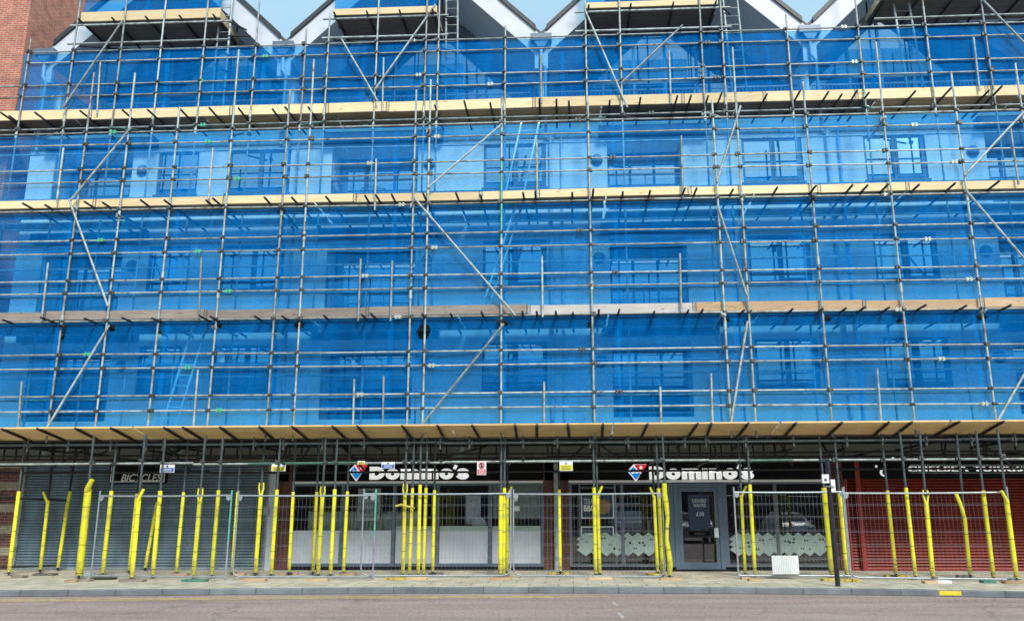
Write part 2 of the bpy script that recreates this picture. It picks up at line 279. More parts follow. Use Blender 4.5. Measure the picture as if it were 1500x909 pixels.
# ------------------------------------------------------------------ mesh helpers
W = {}                                                # world location of every object's origin
class MB:
    def __init__(s): s.v = []; s.f = []; s.m = []; s.sm = []
    def add(s, vs, fs, mi=0, smooth=False):
        o = len(s.v); s.v += [tuple(p) for p in vs]
        for f in fs: s.f.append([i+o for i in f]); s.m.append(mi); s.sm.append(smooth)
        return s
    def box(s, a, b, mi=0):
        x0, y0, z0 = [min(p, q) for p, q in zip(a, b)]; x1, y1, z1 = [max(p, q) for p, q in zip(a, b)]
        return s.add([(x0,y0,z0),(x1,y0,z0),(x1,y1,z0),(x0,y1,z0),(x0,y0,z1),(x1,y0,z1),(x1,y1,z1),(x0,y1,z1)],
                     [(3,2,1,0),(4,5,6,7),(0,1,5,4),(1,2,6,5),(2,3,7,6),(3,0,4,7)], mi)
    def path(s, pts, r, n=8, mi=0, cap=True):
        pts = [Vector(p) for p in pts]; rs = r if isinstance(r, (list, tuple)) else [r]*len(pts)
        vs = []; ref = None
        for i, p in enumerate(pts):
            d = (pts[min(i+1, len(pts)-1)] - pts[max(i-1, 0)]).normalized()
            if ref is None:
                ref = Vector((0, 1, 0)) if abs(d.y) < .8 else Vector((1, 0, 0))
            a = (ref - d*ref.dot(d)).normalized(); bb = d.cross(a); ref = a
            for k in range(n):
                t = 2*math.pi*k/n
                vs.append(p + (a*math.cos(t) + bb*math.sin(t))*rs[i])
        fs = []
        for i in range(len(pts)-1):
            for k in range(n):
                fs.append((i*n+k, i*n+(k+1) % n, (i+1)*n+(k+1) % n, (i+1)*n+k))
        s.add(vs, fs, mi, True)
        if cap:
            s.add(vs[:n], [tuple(reversed(range(n)))], mi); s.add(vs[-n:], [tuple(range(n))], mi)
        return s
    def tube(s, a, b, r=.0275, n=8, mi=0): return s.path([a, b], r, n, mi)
    def prism_y(s, poly, y0, y1, mi=0):               # poly: (x, z) outline, extruded along Y
        n = len(poly)
        vs = [(x, y0, z) for x, z in poly] + [(x, y1, z) for x, z in poly]
        fs = [tuple(range(n)), tuple(reversed(range(n, 2*n)))] + [(i, n+i, n+(i+1) % n, (i+1) % n) for i in range(n)]
        return s.add(vs, fs, mi)
    def build(s, name, mats, parent=None, org=None):
        o0 = Vector(org) if org is not None else (W[parent] if parent else Vector((0, 0, 0)))
        me = bpy.data.meshes.new(name)
        me.from_pydata([Vector(p)-o0 for p in s.v], [], s.f)
        for mt in (mats if isinstance(mats, (list, tuple)) else [mats]): me.materials.append(mt)
        me.polygons.foreach_set('material_index', s.m); me.polygons.foreach_set('use_smooth', s.sm)
        me.update()
        bm = bmesh.new(); bm.from_mesh(me); bmesh.ops.recalc_face_normals(bm, faces=bm.faces); bm.to_mesh(me); bm.free()
        o = bpy.data.objects.new(name, me); COL.objects.link(o)
        if parent: o.parent = parent; W[o] = W[parent].copy()
        else: o.location = o0; W[o] = o0.copy()
        return o
def tag(o, label, cat, group=None):
    o['label'] = label; o['category'] = cat
    if group: o['group'] = group
    return o
def thing(name, label, cat, loc, group=None):
    o = bpy.data.objects.new(name, None); COL.objects.link(o); o.location = loc; W[o] = Vector(loc); o.empty_display_size = .3
    return tag(o, label, cat, group)
def struct(o): o['kind'] = 'structure'; return o
def stuffpart(o): o['kind'] = 'stuff'; return o
def text(s, x0, x1, z0, z1, y, depth=.02, off=.0, shear=0., parent=None, name='lettering', mat=None, spacing=1.0):
    cu = bpy.data.curves.new('t', 'FONT'); cu.body = s; cu.size = 1; cu.offset = off; cu.extrude = .5; cu.shear = shear; cu.space_character = spacing
    cu.resolution_u = 4
    ob = bpy.data.objects.new('t', cu); COL.objects.link(ob)
    dg = bpy.context.evaluated_depsgraph_get(); dg.update()
    me = bpy.data.meshes.new_from_object(ob.evaluated_get(dg)); 
    vs = [v.co.copy() for v in me.vertices]; fs = [tuple(p.vertices) for p in me.polygons]
    bpy.data.objects.remove(ob); bpy.data.curves.remove(cu); bpy.data.meshes.remove(me)
    xa, xb = min(v.x for v in vs), max(v.x for v in vs); ya, yb = min(v.y for v in vs), max(v.y for v in vs)
    mb = MB(); mb.add([(x0+(v.x-xa)/(xb-xa)*(x1-x0), y-depth/2-v.z*depth, z0+(v.y-ya)/(yb-ya)*(z1-z0)) for v in vs], fs)
    return mb.build(name, mat or M['letter'], parent)
def wall_holes(mb, x0, x1, z0, z1, yf, th, holes, mi=0):
    xs = sorted({x0, x1, *[min(max(h[i], x0), x1) for h in holes for i in (0, 1)]}); zs = sorted({z0, z1, *[min(max(h[i], z0), z1) for h in holes for i in (2, 3)]})
    for a, b in zip(xs, xs[1:]):
        run = None
        for c, d in zip(zs, zs[1:]):
            mx, mz = (a+b)/2, (c+d)/2
            if any(h[0] < mx < h[1] and h[2] < mz < h[3] for h in holes): continue
            mb.add([(a, yf, c), (b, yf, c), (b, yf, d), (a, yf, d)], [(0, 1, 2, 3)], mi)
    for h in holes:
        a, b, c, d = h; y2 = yf+th
        mb.add([(a,yf,c),(b,yf,c),(b,yf,d),(a,yf,d),(a,y2,c),(b,y2,c),(b,y2,d),(a,y2,d)], [(0,4,5,1),(1,5,6,2),(2,6,7,3),(3,7,4,0)], mi)
def ordinal(i): return ['first','second','third','fourth','fifth','sixth','seventh','eighth','ninth','tenth','eleventh','twelfth','thirteenth','fourteenth','fifteenth'][i]

# ------------------------------------------------------------------ ground
PZ = .12
g = MB().add([(-400,-400,-.02),(400,-400,-.02),(400,400,-.02),(-400,400,-.02)], [(0,1,2,3)]); struct(g.build('ground', M['asphalt']))
g = MB().add([(-60,-30,0),(60,-30,0),(60,0,0),(-60,0,0)], [(0,1,2,3)]); struct(g.build('road', M['asphalt']))
kp = [gnd(px, py, PZ) for px, py in [(0,864.5),(188,863),(375,861.5),(560,860),(750,859.5),(937,859.5),(1125,860.5),(1312,862.5),(1500,866)]]
kp = [Vector((-40, kp[0].y-.2, PZ))] + kp + [Vector((40, kp[-1].y-.6, PZ))]
pv = MB(); kb = MB()
for a, b in zip(kp, kp[1:]):
    pv.add([(a.x,a.y+.14,PZ),(b.x,b.y+.14,PZ),(b.x,2.1,PZ),(a.x,2.1,PZ)], [(0,1,2,3)])
    kb.add([(a.x,a.y,PZ-.015),(b.x,b.y,PZ-.015),(b.x,b.y,-.01),(a.x,a.y,-.01)], [(0,3,2,1)])
    kb.add([(a.x,a.y,PZ-.015),(b.x,b.y,PZ-.015),(b.x,b.y+.015,PZ),(a.x,a.y+.015,PZ)], [(0,1,2,3)])
    kb.add([(a.x,a.y+.015,PZ),(b.x,b.y+.015,PZ),(b.x,b.y+.14,PZ+.0),(a.x,a.y+.14,PZ+.0)], [(0,1,2,3)])
struct(pv.build('pavement', M['paving'])); struct(kb.build('kerb', M['kerb']))
def ky(x):
    for a, b in zip(kp, kp[1:]):
        if a.x <= x <= b.x: return a.y+(b.y-a.y)*(x-a.x)/(b.x-a.x)
yl = MB()
xe = gnd(892, 875, 0).x
for off, wd, xend in ((.55, .09, xe), (.80, .09, xe-.9)):
    xs = [-30 + i*.75 for i in range(100)]; xs = [x for x in xs if x < xend] + [xend]
    for a, b in zip(xs, xs[1:]):
        ya, yb = ky(a)-off, ky(b)-off
        yl.add([(a,ya,.004),(b,yb,.004),(b,yb-wd,.004),(a,ya-wd,.004)], [(0,3,2,1)])
struct(yl.build('road_marking', M['yellow_line']))
p = gnd(900, 886, 0); q = gnd(909, 902, 0)
w = MB(); 
for a, b in ((gnd(897,880,.004), gnd(903,886,.004)), (gnd(906,896,.004), gnd(912,905,.004))):
    w.add([a+Vector((-.03,0,0)), a+Vector((.03,0,0)), b+Vector((.04,0,0)), b+Vector((-.02,0,0))], [(0,3,2,1)])
struct(w.build('road_marking', M['white_line']))
# painted kerb stone
a, b = gnd(1377, 864, PZ), gnd(1411, 865, PZ)
k = MB()
y0, y1 = ky(a.x), ky(b.x)
k.add([(a.x,y0-.004,PZ-.012),(b.x,y1-.004,PZ-.012),(b.x,y1-.004,.03),(a.x,y0-.004,.03)], [(0,3,2,1)])
k.add([(a.x,y0-.004,PZ-.012),(b.x,y1-.004,PZ-.012),(b.x,y1+.1,PZ+.004),(a.x,y0+.1,PZ+.004)], [(0,1,2,3)])
struct(k.build('kerb_paint', M['kerb_yellow']))
# flaked patches and drain grit on the asphalt are in the material

# ------------------------------------------------------------------ apartment building
YW = 2.13; XL, XR = -16.25, 16.7
KS = (YW+20.9635)/(1.9+20.9635)                      # the face was surveyed at 1.9
bld = thing('apartment_building', 'white rendered apartment building with steep gables behind the blue netting and scaffold', 'building', (0, 2, PZ))
floors = [1.68+(z-1.68)*KS for z in (9.93, 6.99, 4.05)]
cols = [('w',-12.13,-10.9),('w',-10.0,-8.13),('b',-6.9,-4.35),('w',-2.43,-.62),('b',1.15,3.3),('w',5.0,6.7),('w',8.43,10.15),('b',11.8,14.3),('b',-15.3,-12.9)]
holes = []; wins = []
for fi, z in enumerate(floors):
    for kind, a, b in [(k_, a_*KS, b_*KS) for k_, a_, b_ in cols]:
        h = (a, b, z+.76, z+2.14) if kind == 'w' else (a, b, z+.02, z+2.14)
        holes.append(h); wins.append((kind, h))
ZB = 12.25; YU = 2.85
mb = MB(); wall_holes(mb, XL, XR, 3.5, ZB, YW, .12, [h for h in holes if h[2] > 0])
mb.add([(XL,YW,2.97),(XL,9,2.97),(XL,9,15),(XL,YW,15)], [(0,1,2,3)])
mb.add([(XL,YW,ZB),(XR,YW,ZB),(XR,YU,ZB),(XL,YU,ZB)], [(0,1,2,3)]); mb.add([(XL,YU,ZB),(XR,YU,ZB),(XR,YU,13.1),(XL,YU,13.1)], [(0,1,2,3)])
mb.add([(XL,YU,13.1),(XR,YU,13.1),(XR,4.6,13.1),(XL,4.6,13.1)], [(0,1,2,3)])
mb.build('wall', M['render'], bld)
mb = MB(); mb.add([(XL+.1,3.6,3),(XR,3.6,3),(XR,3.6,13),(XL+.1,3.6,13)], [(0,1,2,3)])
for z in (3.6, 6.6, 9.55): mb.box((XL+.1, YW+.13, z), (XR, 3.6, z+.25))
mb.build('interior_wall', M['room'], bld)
def pane_frame(x0, x1, z0, z1, y, parent, bars, fm, gm, fw=.06, name='window', zbars=()):
    f = MB()
    f.box((x0,y,z0),(x0+fw,y+.06,z1)); f.box((x1-fw,y,z0),(x1,y+.06,z1))
    f.box((x0+fw,y,z0),(x1-fw,y+.06,z0+fw)); f.box((x0+fw,y,z1-fw),(x1-fw,y+.06,z1))
    for bx in bars: f.box((bx-fw/2,y+.002,z0+fw),(bx+fw/2,y+.058,z1-fw))
    xs = [x0+fw]+[v for bx in bars for v in (bx-fw/2, bx+fw/2)]+[x1-fw]
    for bz, i in zbars: f.box((xs[2*i],y+.003,bz-fw/2),(xs[2*i+1],y+.057,bz+fw/2))
    fo = f.build(name, fm, parent)
    p = MB()
    for a, b in zip(xs[::2], xs[1::2]):
        p.add([(a,y+.03,z0+fw),(b,y+.03,z0+fw),(b,y+.03,z1-fw),(a,y+.03,z1-fw)], [(0,1,2,3)])
    p.build('pane', gm, fo)
    return fo
for i, (kind, (a, b, c, d)) in enumerate(wins):
    y = YW+.06
    if kind == 'w':
        wd = b-a
        bars = [a+wd*.5] if wd > 1.5 else []
        fo = pane_frame(a, b, c, d, y, bld, bars, M['frame'], M['glass_up'], .075, zbars=[])
        s = MB().box((a-.05, YW-.05, c-.05), (b+.05, YW+.05, c-.003)); s.build('sill', M['frame'], fo)
        if wd > 1.5:      # opening casement in the right half
            cs = MB(); e = .05
            cs.box((a+wd*.5+.04,y-.02,c+.08),(a+wd*.5+.1,y-.002,d-.08)); cs.box((b-.13,y-.02,c+.08),(b-.075,y-.002,d-.08))
            cs.box((a+wd*.5+.1,y-.02,c+.08),(b-.13,y-.002,c+.14)); cs.build('casement', M['frame'], fo)
        if i % 3 != 1:
            cu = MB(); n = 14; x0 = a+.1 if i % 2 else b-.5
            for j in range(n):
                xa = x0+j*.4/n; cu.add([(xa, YW+.3+.03*(j % 2), c), (xa+.4/n, YW+.3+.03*((j+1) % 2), c), (xa+.4/n, YW+.3+.03*((j+1) % 2), d), (xa, YW+.3+.03*(j % 2), d)], [(0,1,2,3)])
            cu.build('curtain', M['curtain'], fo)
    else:
        wd = b-a
        fo = pane_frame(a, b, c, d, YW+.9, bld, [a+wd*.33, a+wd*.66], M['frame'], M['glass_up'], .08, name='balcony_door')
        rv = MB(); rv.box((a-.05, YW+.1, c), (a, YW+.95, d)); rv.box((b, YW+.1, c), (b+.05, YW+.95, d)); rv.box((a, YW+.1, d), (b, YW+.95, d+.05)); rv.box((a, YW+.1, c-.1), (b, YW+.95, c))
        rv.build('balcony_reveal', M['render'], bld)
        MB().box((a-.25, YW-.30, d+.10), (b+.75, YW-.003, d+.36)).build('added_shade_box', M['slate'], bld)  # dark box added above each balcony to blacken the view through net holes
        rl = MB(); rl.box((a, YW+.02, c+1.05), (b, YW+.07, c+1.1)); rl.box((a, YW+.02, c+.1), (b, YW+.07, c+.14))
        for j in range(3): rl.box((a+.02+j*(wd-.08)/2, YW+.03, c+.14), (a+.06+j*(wd-.08)/2, YW+.06, c+1.05))
        rl = rl.build('balcony_railing', M['frame'], bld)
        MB().add([(a+.03,YW+.045,c+.16),(b-.03,YW+.045,c+.16),(b-.03,YW+.045,c+1.03),(a+.03,YW+.045,c+1.03)], [(0,1,2,3)]).build('pane', M['glass'], rl)
# round bulkhead lamps beside the balcony doors
for z in floors:
    for x in (-4.05, .86, 11.55, -12.7):
        l = MB(); c = Vector((x, YW, z+1.55))
        l.path([c+Vector((0,.0,0)), c+Vector((0,-.05,0)), c+Vector((0,-.09,0))], [.17,.17,.13], 18)
        lo = l.build('wall_lamp', M['frame'], bld)
        l = MB(); l.path([c+Vector((0,-.085,0)), c+Vector((0,-.12,0)), c+Vector((0,-.14,0))], [.12,.10,.04], 16); l.build('lamp_glass', M['counter_dim'], lo)
# downpipes down the face
VAL = [v*KS for v in (-15.98, -8.54, -.73, 7.16, 15.0)]; VZ = 1.68+(15.52-1.68)*KS
for x in VAL:
    if x < XL+.3 or x > XR-.5: continue
    d = MB(); xx = x+.25 if x > -1 else x+.3
    d.path([(xx,YW-.08,ZB+.1),(xx,YW-.08,4.0)], .055, 10)
    d.path([(xx+.32,YW-.07,ZB),(xx+.32,YW-.07,4.0)], .035, 8)
    for z in (12.2, 10.2, 8, 6, 4.6): d.box((xx-.09,YW-.1,z),(xx+.09,YW-.001,z+.06))
    d.build('downpipe', M['white'], bld)
# gables
SL = .98                                                  # slope of the verges
def gable_z(x, a, b): return VZ+SL*min(x-a, b-x)
for gi, (a, b) in enumerate(zip(VAL, VAL[1:])):
    mid = (a+b)/2; pz = VZ+SL*(mid-a)
    dz = .80                                             # vertical depth of the white bargeboards
    bb = MB()
    for s in (1, -1):
        e = a if s == 1 else b
        bb.prism_y([(e, VZ), (mid, pz), (mid, pz-dz), (e+s*.20, VZ-dz+.20*SL), (e+s*.20, VZ-dz-.30), (e, VZ-dz-.30)] if s == 1 else
                   [(e, VZ), (e, VZ-dz-.30), (e-.20, VZ-dz-.30), (e-.20, VZ-dz+.20*SL), (mid, pz-dz), (mid, pz)], YW, YW+.12)
    bb.build('bargeboard', M['white'], bld)
    vg = MB()
    for s in (1, -1):
        e = a if s == 1 else b
        pts = [(e+s*.16, VZ+.16*SL), (mid, pz), (mid, pz+.17), (e+s*.16, VZ+.16*SL+.17)]
        vg.prism_y(pts if s == 1 else pts[::-1], YW-.07, YW+.02)
    vg.build('verge_trim', M['black_trim'], bld)
    rf = MB()
    for s in (1, -1):
        e = a if s == 1 else b
        pts = [(e, VZ-.02), (mid, pz-.02), (mid, pz+.14), (e, VZ+.14)]
        rf.prism_y(pts if s == 1 else pts[::-1], YW+.03, 11)
    rf.build('roof', M['slate'], bld)
    sf = MB(); n = 22                                    # boarded soffit in narrow planks
    for s in (1, -1):
        e = a if s == 1 else b
        for j in range(15):
            y0 = YW+.125+j*.155; y1 = y0+.147
            pts = [(e+s*.2, VZ-dz+.2*SL+.03), (mid, pz-dz+.03), (mid, pz-dz+.07), (e+s*.2, VZ-dz+.2*SL+.07)]
            sf.prism_y(pts if s == 1 else pts[::-1], y0, y1)
    sf.build('soffit', M['white'], bld)
    # recessed glazed gable wall
    gy = 4.5; zt = lambda x: gable_z(x, a, b)-dz+.05
    gw = MB()
    fz0 = 13.1; head = 15.25
    xs = [a+.25] + [mid+k*1.02 for k in (-3, -2, -1, 0, 1, 2, 3)] + [b-.25]
    fr = MB()
    for x in xs: fr.box((x-.04, gy-.06, fz0), (x+.04, gy, max(zt(x)-.04, fz0+.3)))
    lo_x = a+(head+dz-VZ)/SL; hi_x = b-(head+dz-VZ)/SL
    fr.box((a+.25, gy-.055, head-.06), (b-.25, gy-.003, head+.06))
    fr.box((a+.25, gy-.055, fz0), (b-.25, gy-.003, fz0+.1))
    for zz in (17.0,):
        fr.box((a+(zz+dz-VZ)/SL, gy-.055, zz-.04), (b-(zz+dz-VZ)/SL, gy-.003, zz+.04))
    go = fr.build('gable_glazing', M['frame_b'], bld)
    gw.add([(a+.2, gy, fz0), (b-.2, gy, fz0), (b-.2, gy, zt(b-.2)), (mid, gy, zt(mid)), (a+.2, gy, zt(a+.2))], [(0,1,2,3,4)])
    gw.build('pane', M['glass_gable'], go)
    bk = MB(); bk.add([(a+.2, gy+.9, fz0), (b-.2, gy+.9, fz0), (b-.2, gy+.9, zt(b-.2)), (mid, gy+.9, zt(mid)), (a+.2, gy+.9, zt(a+.2))], [(0,1,2,3,4)])
    bk.build('interior_wall', M['counter_dim'], bld)
    # side cheeks of the balcony
    ck = MB(); ck.box((a-.12, YU+.01, 13.1), (a+.12, gy, VZ-dz)); ck.build('balcony_cheek', M['render'], bld)
    rl = MB(); rl.box((a+.2, YU+.08, 14.17), (b-.2, YU+.13, 14.22)); rl.box((a+.2, YU+.08, 13.2), (b-.2, YU+.13, 13.24))
    for j in range(int((b-a-.5)/.115)): rl.box((a+.25+j*.115, YU+.095, 13.24), (a+.266+j*.115, YU+.111, 14.17))
    rl.build('balcony_railing', M['frame'], bld)
for x in VAL[:4]:
    h = MB(); h.box((x-.32, YW-.22, VZ-.28), (x+.32, YW-.002, VZ-.05)); h.prism_y([(x-.22, VZ-.28),(x+.22, VZ-.28),(x+.1, VZ-.48),(x-.1, VZ-.48)][::-1], YW-.2, YW-.02)
    ho = h.build('rainwater_hopper', M['frame_b'], bld)
    d = MB(); d.path([(x,YW-.1,VZ-.45),(x,YW-.1,VZ-.95),(x+.12,YW-.1,VZ-1.15),(x+.12,YW-.1,ZB)], .05, 10); d.build('downpipe', M['white'], bld)
# ground floor piers that carry the building
def pier(x0, x1, mats, name='pier', bands=None, yf=YW):
    p = MB()
    if bands:
        z = PZ; i = 0
        while z < 2.97:
            h = bands[i % 2]; p.box((x0, yf - (.0 if i % 2 else .004), z), (x1, yf+.4, min(z+h, 2.97)), i % 2); z += h; i += 1
    else: p.box((x0, yf, PZ), (x1, yf+.4, 2.97))
    return p.build(name, mats, bld)
xp = X_(24, 760, YW)
pier(xp-3, xp, [M['brick_band'], M['brick_cream']], bands=(.36, .22))
pier(X_(402,760,YW), X_(424,760,YW), M['brick_brown'])
pier(X_(796,760,YW), X_(834,760,YW), M['brick_brown'])
pier(X_(1222,760,YW), X_(1240,760,YW), M['brick_brown'])
# black strip painting the deck's shade on the wall, over a darkened grey band
s = MB(); s.box((xp-3, YW-.03, 3.34), (XR, YW-.003, 3.62)); s.build('shaded_lintel', M['black'], bld); MB().box((xp-3, YW+.0, 2.972), (XR, YW+.2, 3.338)).build('shaded_lintel', M['shaded_lintel'], bld)
d = MB(); xx = X_(815, 760, YW-.1); d.path([(xx,YW-.09,2.95),(xx,YW-.09,PZ)], .065, 12); d.build('downpipe', M['tube'], bld)

# ------------------------------------------------------------------ brick neighbour on the left
bx = X_(40, 40, 2.4)
nb = thing('brick_building', 'orange brick building at the left edge, rising beside the leftmost white gable', 'building', (bx-4, 6, PZ))
w_ = MB(); w_.add([(bx-14,2.4,0),(bx,2.4,0),(bx,2.4,24),(bx-14,2.4,24)], [(0,1,2,3)]); w_.build('front_wall', M['brick_orange'], nb)
w_ = MB(); w_.add([(bx,2.4,0),(bx,14,0),(bx,14,24),(bx,2.4,24)], [(0,1,2,3)]); w_.build('side_wall', M['brick_orange_s'], nb)
w_ = MB(); w_.box((bx-14.2,2.0,24),(bx+.2,14.2,24.3)); w_.build('roof', M['slate'], nb)

# ------------------------------------------------------------------ scaffold
scf = thing('scaffolding', 'tall grey tube scaffold with pale toe boards across the whole facade', 'scaffold', (0, .7, PZ))
def pt(mb, name, mat, parent=scf): return mb.build(name, mat, parent)
OUT = [(138,107,71,621),(198,107,139,629),(263,157,216,629),(350,73,303,629),(425,133,390,625),(460,87,430,625),(610,132,596,625),(631,117,619,621),(735,143,734,621),(861,150,871,621),(1043,147,1071,625),(1073,70,1107,621),(1176,120,1219,621),(1283,62,1340,621),(1393,105,1460,621),(1487,93,1590,700)]
OX = []
GREEN = {8: 1}
for i, (a, b, c, d) in enumerate(OUT):
    p, q = at(a, b, 0), at(c, d, 0)
    x = (p.x+q.x)/2 if i < 15 else p.x
    OX.append(x); mbs = MB()
    tilt = max(-.05, min(.05, (p.x-q.x)/2)) if i < 15 else 0
    P0, P1 = Vector((x-tilt, 0, 3.35)), Vector((x+tilt, 0, p.z))
    if i == 8:
        za, zb = 9.2, 11.3
        mbs.tube(P0, P0.lerp(P1, .55)); mbs.tube(P0.lerp(P1, .55), P0.lerp(P1, .80), .0305, mi=1); mbs.tube(P0.lerp(P1, .80), P1)
    else: mbs.tube(P0, P1)
    # spigot joint
    zj = .3+.4*((i*37) % 10)/10; J = P0.lerp(P1, zj); mbs.tube(J, J+Vector((0,0,.22)), .042, mi=2)
    mbs.build('standard', [M['tube'], M['tube_green'], M['joint']], scf)
INN = [(43,57,27,187),(113,0,97,183),(185,0,163,187),(242,0,223,187),(303,0,288,187),(380,-10,365,187),(447,43,440,187),(481,20,475,187),(553,0,548,177),(625,0,620,175),(642,0,640,175),(740,38,738,175),(855,0,861,173),(907,0,910,163),(1023,0,1033,167),(1055,0,1063,163),(1149,22,1163,167),(1252,-10,1267,160),(1350,0,1370,157),(1437,0,1457,157)]
IX = []
YI = 1.3
for i, (a, b, c, d) in enumerate(INN):
    p, q = at(a, b, YI), at(c, d, YI); x = (p.x+q.x)/2; IX.append(x)
    top = p.z + (2.0 if b <= 0 else 0)
    mbs = MB(); mbs.tube((x,YI,3.35), (x+.02,YI,top)); 
    J = Vector((x, YI, 12.3 + .5*(i % 2))); mbs.tube(J, J+Vector((0,0,.2)), .042, mi=1)
    mbs.build('standard', [M['tube'], M['joint']], scf)
SHORT = [(93,217,83,297),(312,217,305,297),(551,233,549,308),(786,203,787,290),(998,187+12,1000,290),(1480,187,1492,270),(70.5,385,61,470),(295,377,291,466),(528.5,379,524.6,470),(574.5,382,572,470),(794,375,795,464),(996,371,998,458),(32,559,26,629),(290,541,283,629),(519,555,517,624),(562,551,560.6,624),(797,559,797,622),(967,566,968.7,621),(1041.6,547,1044,621),(1285,539.5,1291,621)]
for a, b, c, d in SHORT:
    p, q = at(a, b, -.01), at(c, d, -.01); pt(MB().tube((q.x,-.01,q.z),(p.x,-.01,p.z)), 'guard_post', M['tube'])
for a, b, c, d in [(147,92,142,167),(562,85,560,163),(792,80,793,152),(980,75,983,152),(1426,55,1435,133)]:
    p, q = at(a, b, 1.29), at(c, d, 1.29); pt(MB().tube((q.x,1.29,q.z),(p.x,1.29,p.z)), 'guard_post', M['tube'])
# ledgers, each in several joined tubes
ZO = [Z_(750, y, .055) for y in (179, 197, 234, 252.5, 296, 340, 360.5, 401, 420, 462, 512.5, 533, 575, 597)]
ZI = [Z_(750, y, 1.355) for y in (56, 72, 106, 123, 172)]
JPX = [430, 560, 225, 575, 340, 545, 555, 190, 565, 275, 660, 725, 1110, 300]
JO = MB(); JG = MB(); ledj = []
def ledger(y, z, joints, x0=-19, x1=16.5, r=.0235):
    ends = [x0]+sorted(joints)+[x1]; sag = 0
    prev = z
    for a, b in zip(ends, ends[1:]):
        nz = z + R(-.02, .02)
        pt(MB().tube((a, y, prev), (b, y, nz), r), 'ledger', M['tube']); prev = nz
        if b < x1: ledj.append((b, y, nz))
for i, z in enumerate(ZO):
    o = (i*2.7) % 4.5
    ledger(.055, z, [-12.5+o, -6.2+o, .3+o, 6.4+o])
for i, z in enumerate(ZI):
    o = (i*2.1) % 4; ledger(1.355, z, [-11+o, -4.5+o, 2+o, 8+o], x0=(X_(40,75,1.355) if i < 2 else -19))
for i, (x, y, z) in enumerate(ledj):
    if i % 5 in (1, 3): continue
    j = MB(); j.tube((x-.09,y,z),(x+.09,y,z), .043, 8); j.box((x-.07,y-.055,z-.05),(x-.02,y-.03,z+.05)); j.box((x+.02,y-.055,z-.05),(x+.07,y-.03,z+.05))
    pt(j, 'joint_coupler', M['joint_g'] if i % 4 == 0 else M['coupler'] if i % 4 == 2 else M['joint'])
# inner ledgers seen through the net
for z in (4.6, 5.2, 6.42, 7.5, 8.3, 9.48, 10.4, 11.8):
    pt(MB().tube((-17, 1.36, z), (16.5, 1.36, z+R(-.03,.03)), .028), 'inner_ledger', M['tube'])
# braces
BR = [((180,30),(92,158),1.22),((192,187),(102,295),-.06),((101,292),(158,448),-.06),((160,476),(67,629),-.06),((500,57),(553,148),1.22),((638,7),(550,130),1.22),((735,182),(627,275),-.06),((607,290),(755,462),-.06),((738,474),(617,623),-.06),((857,15),(919,157),1.22),((1000,37),(912,120),1.22),((1085,155),(1050,267),-.06),((1051,300),(1095,435),-.06),((1095,470),(1071,619),-.06),((1510,153),(1413,257),-.06),((1435,-5),(1510,73),1.22),((1416,280),(1510,390),-.06),((1510,531),(1461,617),-.06)]
for p, q, y in BR: pt(MB().tube(at(*p, y), at(*q, y), .03), 'brace', M['tube'])
# couplers at crossings
cps = []
for x in OX:
    for z in ZO: cps.append((x, 0, z))
for x in IX:
    for z in ZI: cps.append((x, YI, z))
cps.sort(key=lambda c: (c[0]**2 + (c[1]+21)**2 + (c[2]-1.7)**2))
def coupler(mb, x, y, z):
    k = R(.85, 1.35); sg = random.choice((-1, 1))
    mb.tube((x,y,z-.035*k),(x,y,z+.035*k), .042, 8); mb.box((x-.025*k,y-.06,z-.025*k),(x+.02,y-.02,z+.03*k)); mb.box((x+sg*.03,y-.03,z-.04*k),(x+sg*.072*k,y+.06,z+.04*k))
    if random.random() < .3: mb.tube((x+sg*.04,y-.02,z),(x+sg*.05,y-.13,z+R(-.03,.03)), .012, 6)
rest = MB()
for i, c in enumerate(cps):
    if i < 100:
        k = MB(); coupler(k, *c); pt(k, 'coupler', M['coupler'])
    else: coupler(rest, *c)
stuffpart(pt(rest, 'coupler', M['coupler']))
for x in IX:                                             # short cross pieces and clamps bunched at the top lift
    if random.random() < .75:
        z = ZI[4]+R(-.35, .0); a = Vector((x+R(-.15,.05), YI-.06, z)); c = MB().tube(a, a+Vector((R(.25,.75)*random.choice((-1, 1)), R(-.1,.5), R(-.12,.12))), .028); coupler(c, x, YI, z); pt(c, 'tie_tube', random.choice((M['tube'], M['tube_dark'], M['tube_dkgreen'])))
for x in OX:
    if random.random() < .7:
        z = random.choice((ZO[4], ZO[9], ZO[0]))+R(-.25, -.05); a = Vector((x, .04, z)); c = MB().tube(a+Vector((R(-.1,.1), -.2, 0)), a+Vector((R(-.1,.1), 1.4, R(-.1,.1))), .028); coupler(c, x, 0, z); pt(c, 'tie_tube', random.choice((M['tube'], M['tube_dark'])))
